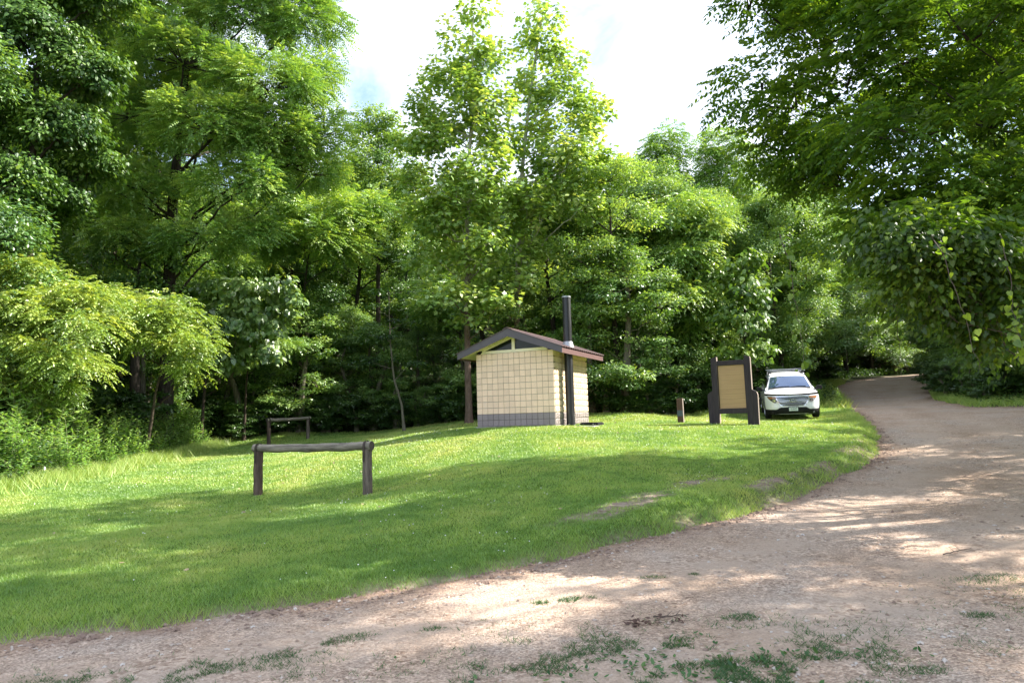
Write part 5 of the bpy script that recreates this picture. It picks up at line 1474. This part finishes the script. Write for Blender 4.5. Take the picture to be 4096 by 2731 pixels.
# ------------------------------------------------------------------ lawn grass
def blades(x, y, z, h, w, lean, tint, r):
    n = len(x); a = r.uniform(0, 2 * np.pi, n); b = r.uniform(0, 2 * np.pi, n)
    bx, by = np.cos(a) * w / 2, np.sin(a) * w / 2
    tx, ty = np.cos(b) * lean * h, np.sin(b) * lean * h
    V = np.empty((n, 3, 3))
    V[:, 0] = np.stack([x - bx, y - by, z - .004], 1); V[:, 1] = np.stack([x + bx, y + by, z - .004], 1)
    V[:, 2] = np.stack([x + tx, y + ty, z + h], 1)
    return V.reshape(-1, 3), np.arange(3 * n), np.full(n, 3), np.repeat(tint, 3)
def lawn_band(y0_, y1_, dens, h, w, seed):
    r = np.random.default_rng(seed)
    parts = []
    xa, xb = -min(20, 3 + y1_ * .86), min(16, 3 + y1_ * .8)
    n = int((xb - xa) * (y1_ - y0_) * dens)
    x = r.uniform(xa, xb, n); y = r.uniform(y0_, y1_, n)
    s = fS(x, y); l = fL(x, y)
    keep = (s > -.02) & (l < .35) & (np.abs(x) < 2.5 + y * .84)
    x, y, s, l = x[keep], y[keep], s[keep], l[keep]
    dp = dirt_patch(x, y) * 2.5 * (.0 + 1.8 * fbm(x * 6, y * 6, 3)) + np.clip(.62 + .2 * sstep(.5, 2.5, x) - s, 0, 1) * 2.2 * (fbm(x * 2.2, y * 2.2, 3) - .08)
    keep = r.uniform(0, 1, len(x)) > np.clip(dp, 0, .985)
    hx = np.cos(-TH); 
    # keep clear of the hut
    lx = (x - 1.325) * math.cos(TH) - (y - 22.075) * math.sin(TH); ly = (x - 1.325) * math.sin(TH) + (y - 22.075) * math.cos(TH)
    keep &= ~((lx > -LF - .05) & (lx < .05) & (ly > -.05) & (ly < LS + .05)) & ~((lx > 0) & (lx < 1.28) & (ly > .05) & (ly < 1.85))
    x, y, s, l = x[keep], y[keep], s[keep], l[keep]; m = len(x)
    pat = fbm(x * .55, y * .55, 4); fine = fbm(x * 3.1 + 7, y * 3.1, 3)
    hh = h * (.55 + .8 * fine) * r.uniform(.6, 1.3, m) * (1 + 1.2 * sstep(-.6, .3, l) + .5 * sstep(.7, .1, s))
    tint = np.clip(.5 + (pat - .5) * 1.25 + (fine - .5) * .6 + r.normal(0, .13, m) + (r.uniform(0, 1, m) < .05) * .35, 0, 1)
    return blades(x, y, fZ(x, y), hh, w * r.uniform(.7, 1.3, m), .75, tint, r)
gr_ = [lawn_band(4.5, 8.5, 5600, .034, .0055, 1), lawn_band(8.5, 12, 3400, .035, .008, 2), lawn_band(12, 17, 2000, .036, .011, 3), lawn_band(17, 25, 1050, .04, .016, 4), lawn_band(25, 35, 620, .045, .024, 5)]
o = link('lawn_grass', np_mesh('lawn_grass', *join(gr_)), None, MAT['grass'])
tag(o, 'mown bright green lawn grass', None, None, 'stuff')
# longer grass fringe: along the weeds, right verge of the road and the bank
def fringe(pts, width, n, h, w, seed, tm=.5):
    r = np.random.default_rng(seed); A = np.array(pts, float)
    q = np.concatenate([[0], np.cumsum(np.linalg.norm(np.diff(A, axis=0), axis=1))])
    t = r.uniform(0, q[-1], n)
    x = np.interp(t, q, A[:, 0]) + r.normal(0, width, n); y = np.interp(t, q, A[:, 1]) + r.normal(0, width, n)
    k = (fS(x, y) > .02); x, y = x[k], y[k]; m = len(x)
    return blades(x, y, fZ(x, y), h * r.uniform(.4, 1.2, m), w * r.uniform(.7, 1.3, m), .8, np.clip(r.normal(tm, .2, m), 0, 1), r)
fr = [fringe(WE, .42, 26000, .34, .014, 11, .6), fringe([(18.4,26.5),(18.5,27.6),(19.9,32.2),(22.5,37)], .7, 9000, .22, .02, 12, .5), fringe([(18.6,26.3),(21,26.2),(24,26)], .7, 7000, .16, .02, 13, .5),
      fringe([(15.2,31),(17.3,36.5),(20.6,45),(24,50.5)], .6, 14000, .38, .03, 14, .7), fringe([(5.51,12.5),(6.8,14.1),(8.3,16.3),(10,19.5),(11.8,23.3),(14.2,29)], .25, 7000, .10, .012, 15, .5)]
o = link('tall_grass', np_mesh('tall_grass', *join(fr)), None, MAT['grass'])
tag(o, 'long uncut grass along the wood edge and road verges', None, None, 'stuff')
# dry straw lying on the bank
r = np.random.default_rng(21); A = np.array(ROAD_L[1:17]); q = np.concatenate([[0], np.cumsum(np.linalg.norm(np.diff(A, axis=0), axis=1))])
n = 17000; t = q[-1] * r.uniform(0, 1, n) ** 1.5
x = np.interp(t, q, A[:, 0]) + r.normal(0, .16, n) - .05; y = np.interp(t, q, A[:, 1]) + r.normal(0, .16, n) + .08
z = np.maximum(fZ(x, y), fR(x, y)) + .004
k = fbm(x * 1.6, y * 1.6, 3) > .47; x, y, z = x[k], y[k], z[k]; n = len(x)
o = link('dry_grass', np_mesh('dry_grass', *blades(x, y, z, .012 * r.uniform(.3, 2, n), .005 * np.ones(n), r.uniform(3, 9, n), r.uniform(0, 1, n), r)), None, MAT['straw'])
tag(o, 'dead straw lying along the worn lawn edge', None, None, 'stuff')
# white clover heads
r = np.random.default_rng(22); n = 2600
x = r.uniform(-10, 11, n); y = 7 + 20 * r.uniform(0, 1, n) ** .8
k = (fL(x, y) < -.2) & (fbm(x * .6 + 3, y * .6, 3) > .52); x, y = x[k], y[k]; n = len(x)
P = np.stack([x, y, fZ(x, y) + .045], 1); sz = .012 + .0005 * y
D = r.normal(0, 1, (n, 3)); D[:, 2] *= .3
o = link('clover_flowers', np_mesh('clover_flowers', *leaves(P, D, np.array([0, -.5, .8]) + r.normal(0, .3, (n, 3)), sz, sz, r.uniform(0, 1, n), 'oval')), None, MAT['flower'])
tag(o, 'tiny white clover heads scattered over the lawn', None, None, 'stuff')

r = np.random.default_rng(23); n = 260
x = r.uniform(-9, 10, n); y = 6 + 18 * r.uniform(0, 1, n) ** .7
k = (fL(x, y) < -.1) & (fS(x, y) > .1); x, y = x[k], y[k]; n = len(x)
D = r.normal(0, 1, (n, 3)); D[:, 2] *= .3; ll = r.uniform(.03, .07, n) * (1 + .02 * y)
o = link('fallen_leaves', np_mesh('fallen_leaves', *leaves(np.stack([x, y, fZ(x, y) + .04], 1), D, np.array([0, -.4, 1.]) + r.normal(0, .4, (n, 3)), ll, ll * .45, r.uniform(0, 1, n), 'oval')), None, MAT['straw'])
tag(o, 'few dry fallen leaves scattered over the lawn', None, None, 'stuff')

# ------------------------------------------------------------------ loose stones on the road
r = np.random.default_rng(31)
n = 46000
yy = 3.4 + 15 * r.uniform(0, 1, n) ** 1.7; xx = r.uniform(-1, 1, n) * (2.5 + yy * .85)
s = fS(xx, yy); k = (s < .06) & (fbm(xx * .8, yy * .8, 3) + .35 * (s > -.5) > r.uniform(.25, .75, n)); xx, yy = xx[k], yy[k]; n = len(xx)
sz = (.004 + .015 * r.uniform(0, 1, n) ** 5) * (1 + .05 * yy)
tn_ = r.uniform(0, 1, n)
# clods of soil crumbling off the lawn edge
ce = np.array(ROAD_L[2:17]); q = np.concatenate([[0], np.cumsum(np.linalg.norm(np.diff(ce, axis=0), axis=1))]); nc_ = 5200
t = q[-1] * r.uniform(0, 1, nc_) ** 1.3
cx_ = np.interp(t, q, ce[:, 0]) + r.normal(.05, .13, nc_); cy_ = np.interp(t, q, ce[:, 1]) + r.normal(-.05, .13, nc_)
k = (fS(cx_, cy_) < .1) & (fbm(cx_ * 1.8, cy_ * 1.8, 3) > .42)
cx_, cy_ = cx_[k], cy_[k]
xx = np.concatenate([xx, cx_]); yy = np.concatenate([yy, cy_]); n = len(xx)
sz = np.concatenate([sz, (.006 + .03 * r.uniform(0, 1, len(cx_)) ** 3.5)]); tn_ = np.concatenate([tn_, r.uniform(-.35, .35, len(cx_))])
oct_v = np.array([(1,0,0),(0,1,0),(-1,0,0),(0,-1,0),(0,0,.8),(.7,.7,.35),(-.7,.7,.35),(-.7,-.7,.35),(.7,-.7,.35)])
oct_f = np.array([(0,5,4),(5,1,4),(1,6,4),(6,2,4),(2,7,4),(7,3,4),(3,8,4),(8,0,4)])
a = r.uniform(0, 6.28, n); ca, sa = np.cos(a), np.sin(a)
st = r.uniform(.6, 1.3, (n, 3)) * sz[:, None]
V = oct_v[None] * st[:, None] * r.uniform(.75, 1.2, (n, 9, 1))
V = np.stack([V[..., 0] * ca[:, None] - V[..., 1] * sa[:, None], V[..., 0] * sa[:, None] + V[..., 1] * ca[:, None], V[..., 2]], -1)
V += np.stack([xx, yy, fR(xx, yy) - .001], 1)[:, None]
F_ = (np.arange(n)[:, None, None] * 9 + oct_f[None]).reshape(-1)
o = link('loose_gravel', np_mesh('loose_gravel', V.reshape(-1, 3), F_, np.full(n * 8, 3), np.repeat(tn_, 9)), None, MAT['stone'])
tag(o, 'loose pale stones strewn over the gravel road', None, None, 'stuff')

# ------------------------------------------------------------------ grass tufts and weeds on the gravel
def tuft(x, y, rx, ry, ang, n, h, label, seed):
    r = np.random.default_rng(seed)
    rr = np.sqrt(r.uniform(0, 1, n)) * (1 + .5 * (r.uniform(0, 1, n) < .2)); a = r.uniform(0, 6.28, n)
    u = rx * rr * np.cos(a); v = ry * rr * np.sin(a); c, s_ = math.cos(ang), math.sin(ang)
    px = x + u * c - v * s_; py = y + u * s_ + v * c
    k = fbm(px * 5 + seed, py * 5, 3) > .40; px, py, rr = px[k], py[k], rr[k]; n = len(px)
    k = r.uniform(0, 1, n) < .62; px, py, rr = px[k], py[k], rr[k]; n = len(px)
    b = rz(x, y)
    V, l, s, t = blades(px, py, fR(px, py), h * .62 * r.uniform(.4, 1.2, n) * (1.1 - .5 * np.minimum(rr, 1)), .006 * r.uniform(.7, 1.3, n), 1.3, np.clip(r.normal(.35, .17, n), 0, 1), r)
    o = link('grass_tuft', np_mesh('grass_tuft', V - np.array([x, y, b]), l, s, t), None, MAT['grass_dark'])
    o.location = (x, y, b)
    tag(o, label, 'grass tuft', 'grass tufts on the gravel road')
TUFTS = [(.53,6.47,.19,.09,.1,900,.06,'dense round grass tuft alone in the middle of the gravel'),
 (.19,6.39,.07,.05,0,260,.07,'small upright grass tuft just left of the dense round tuft'),
 (-1.60,5.36,.30,.14,.35,1500,.055,'dense dark grass tuft below the hitching rail, in the lower left road strip'),
 (-1.35,5.62,.22,.10,.4,700,.05,'loose grass tuft at the upper end of the lower left strip'),
 (-1.98,5.16,.26,.10,.35,700,.05,'thin grass tuft left of the dense dark one'),
 (-.69,5.76,.10,.05,.2,240,.05,'low flat grass tuft between the left strip and the round tuft'),
 (-.32,5.98,.09,.05,.2,220,.05,'small low grass tuft nearest to the lawn bank'),
 (1.36,7.12,.14,.06,.1,360,.05,'small grass tuft farthest up the road, near the bank'),
 (1.79,7.19,.06,.04,.1,120,.05,'tiny grass tuft right of the farthest one'),
 (1.85,5.78,.22,.09,.15,800,.06,'dark grass tuft above the weedy patch at the bottom'),
 (-.22,5.76,.08,.05,0,180,.05,'tiny sparse tuft left of the dead leaves'),
 (4.44,6.6,.42,.16,.1,900,.06,'broad grass tuft at the right border of the gravel'),
 (3.6,5.62,.14,.08,0,340,.06,'small grass tuft below the broad right one'),
 (2.55,4.55,.16,.08,0,420,.06,'grass tuft at the lower right of the gravel')]
for i, tf_ in enumerate(TUFTS): tuft(*tf_[:7], tf_[7], 700 + i)
r = np.random.default_rng(41)
def patchy(cx, cy, rx, ry, n, h):
    px = r.normal(cx, rx, n); py = r.normal(cy, ry, n)
    k = (sstep(.44, .62, fbm(px * 5.2 + 2, py * 5.2, 4)) * (.35 + fbm(px * 17, py * 17, 2)) > r.uniform(.05, 1, n)) & (py > 3.6); px, py = px[k], py[k]; m = len(px)
    return blades(px, py, fR(px, py), h * .6 * r.uniform(.3, 1.2, m), .006 * r.uniform(.7, 1.4, m), 1.4, np.clip(r.normal(.38, .2, m), 0, 1), r)
parts = [patchy(1.1, 4.75, .75, .35, 26000, .06), patchy(1.2, 5.0, .9, .35, 6000, .05), patchy(-2.4, 4.95, .6, .15, 6200, .05), patchy(4.4, 5.6, .45, .5, 3500, .05), patchy(2.4, 5.0, .9, .35, 1600, .05), patchy(1.3, 5.3, 1.6, .4, 900, .045)]
# broad leaves among them
m = 700; px = r.normal(1.15, .7, m); py = r.normal(4.75, .25, m); k = (fbm(px * 2.6 + 2, py * 2.6, 4) > .5) & (py > 3.7); px, py = px[k], py[k]; m = len(px)
D = r.normal(0, 1, (m, 3)); D[:, 2] = .35; ll = r.uniform(.02, .06, m)
parts.append(leaves(np.stack([px, py, fR(px, py) + .012], 1), D, np.array([0, 0, 1.]) + r.normal(0, .3, (m, 3)), ll, ll * .45, np.clip(r.normal(.5, .2, m), 0, 1), 'oval'))
o = link('weeds', np_mesh('weeds', *join(parts)), None, MAT['grass_dark'])
tag(o, 'sparse grass and weeds growing through the near gravel', None, None, 'stuff')

# dead leaves and twigs on the gravel
def leaf_pile(x, y, rx, ry, n, label, seed):
    r = np.random.default_rng(seed)
    px = r.normal(0, rx, n); py = r.normal(0, ry, n) + px * .25; b = rz(x, y)
    P = np.stack([px, py, r.uniform(.002, .035, n)], 1); D = r.normal(0, 1, (n, 3)); D[:, 2] *= .35
    ll = r.uniform(.03, .075, n)
    o = link('dead_leaf_clump', np_mesh('dead_leaf_clump', *leaves(P, D, np.array([0, 0, 1.]) + r.normal(0, .5, (n, 3)), ll, ll * .4, r.uniform(0, 1, n), 'oval')), None, MAT['leaf_litter'])
    o.location = (x, y, b); tag(o, label, 'dead leaves')
leaf_pile(.98, 5.72, .075, .035, 42, 'larger clump of brown dead leaves lying on the gravel', 51)
leaf_pile(1.27, 5.74, .04, .02, 16, 'smaller clump of brown dead leaves right beside the larger', 52)
def twig(x, y, L, a, label, seed):
    r = np.random.default_rng(seed); b = rz(x, y)
    t = np.linspace(-.5, .5, 9); pts = np.stack([t * L * math.cos(a), t * L * math.sin(a), .012 + .008 * r.uniform(0, 1, 9)], 1); pts[:, :2] += r.normal(0, .012 * L, (9, 2))
    W_ = [tube_np(pts, np.linspace(.007, .003, 9), 5)]
    for k in (3, 5):
        e = pts[k] + np.array([math.cos(a + .8) * L * .3, math.sin(a + .8) * L * .3, .02]); W_.append(tube_np(bez(pts[k], (pts[k] + e) / 2, e, 4), np.linspace(.004, .002, 4), 4))
    o = link('fallen_twig', np_mesh('fallen_twig', *join(W_)), None, MAT['twig']); o.location = (x, y, b); tag(o, label, 'twig')
twig(4.75, 7.6, .55, .5, 'forked dark twig lying on the gravel at the right', 53)
twig(1.25, 5.86, .3, .1, 'thin short twig beside the dead leaves', 54)
twig(8.2, 15.0, .8, .4, 'long stick lying at the gravel edge below the car', 55)

# ------------------------------------------------------------------ light, sky, camera
SUN_AZ = (.99, .14); EL = math.radians(41.5)
sv = Vector((SUN_AZ[0] * math.cos(EL), SUN_AZ[1] * math.cos(EL), math.sin(EL))).normalized()
sun = bpy.data.lights.new('sun', 'SUN'); sun.energy = 5.0; sun.angle = math.radians(.55); sun.color = (1, .935, .86)
so = bpy.data.objects.new('sun', sun); COL.objects.link(so); so.rotation_euler = sv.to_track_quat('Z', 'Y').to_euler(); so.location = (60, 10, 50)
w = bpy.data.worlds.new('World'); scene.world = w; w.use_nodes = True
t = w.node_tree; t.nodes.clear()
sky = N(t, 'ShaderNodeTexSky'); sky.sky_type = 'NISHITA'; sky.sun_disc = False
sky.sun_elevation = EL; sky.sun_rotation = math.atan2(SUN_AZ[0], SUN_AZ[1]); sky.air_density = 1.0; sky.dust_density = 1.5
bg = N(t, 'ShaderNodeBackground'); bg.inputs[1].default_value = .14
# thin bright cloud veil mixed into the sky colour
g = N(t, 'ShaderNodeTexCoord').outputs['Generated']
mp = N(t, 'ShaderNodeMapping'); mp.inputs['Scale'].default_value = (1, 1, 2.2); t.links.new(g, mp.inputs[0])
cn = noise(t, 2.3, 7, .62, mp.outputs[0], .5)
cm = ramp(t, cn, [(.38, (0, 0, 0)), (.49, (.5, .5, .5)), (.60, (1, 1, 1))])
t.links.new(mixc(t, cm, sky.outputs[0], (4.4, 4.72, 5.45)), bg.inputs[0])
t.links.new(bg.outputs[0], N(t, 'ShaderNodeOutputWorld').inputs[0])

cam = bpy.data.cameras.new('camera'); cam.sensor_width = 36; cam.lens = 24; cam.clip_end = 1000; cam.clip_start = .05
co = bpy.data.objects.new('camera', cam); COL.objects.link(co)
PITCH, ROLL = .11461633, .02806563
f = Vector((0, math.cos(PITCH), math.sin(PITCH))); u = Vector((0, -math.sin(PITCH), math.cos(PITCH))); R0 = Vector((1, 0, 0))
Rr = R0 * math.cos(ROLL) - u * math.sin(ROLL); Ur = R0 * math.sin(ROLL) + u * math.cos(ROLL)
M = Matrix((Rr, Ur, -f)).transposed().to_4x4(); M.translation = (0, 0, 1.65)
co.matrix_world = M
scene.camera = co
scene.view_settings.view_transform = 'Standard'; scene.view_settings.look = 'None'
scene.view_settings.exposure = 0; scene.view_settings.gamma = 1
scene.render.engine = 'CYCLES'
cy = scene.cycles
cy.max_bounces = 7; cy.diffuse_bounces = 3; cy.glossy_bounces = 3; cy.transmission_bounces = 5; cy.transparent_max_bounces = 4
cy.caustics_reflective = False; cy.caustics_refractive = False
cy.sample_clamp_indirect = 6
cy.use_denoising = True
cy.film_exposure = 2.95
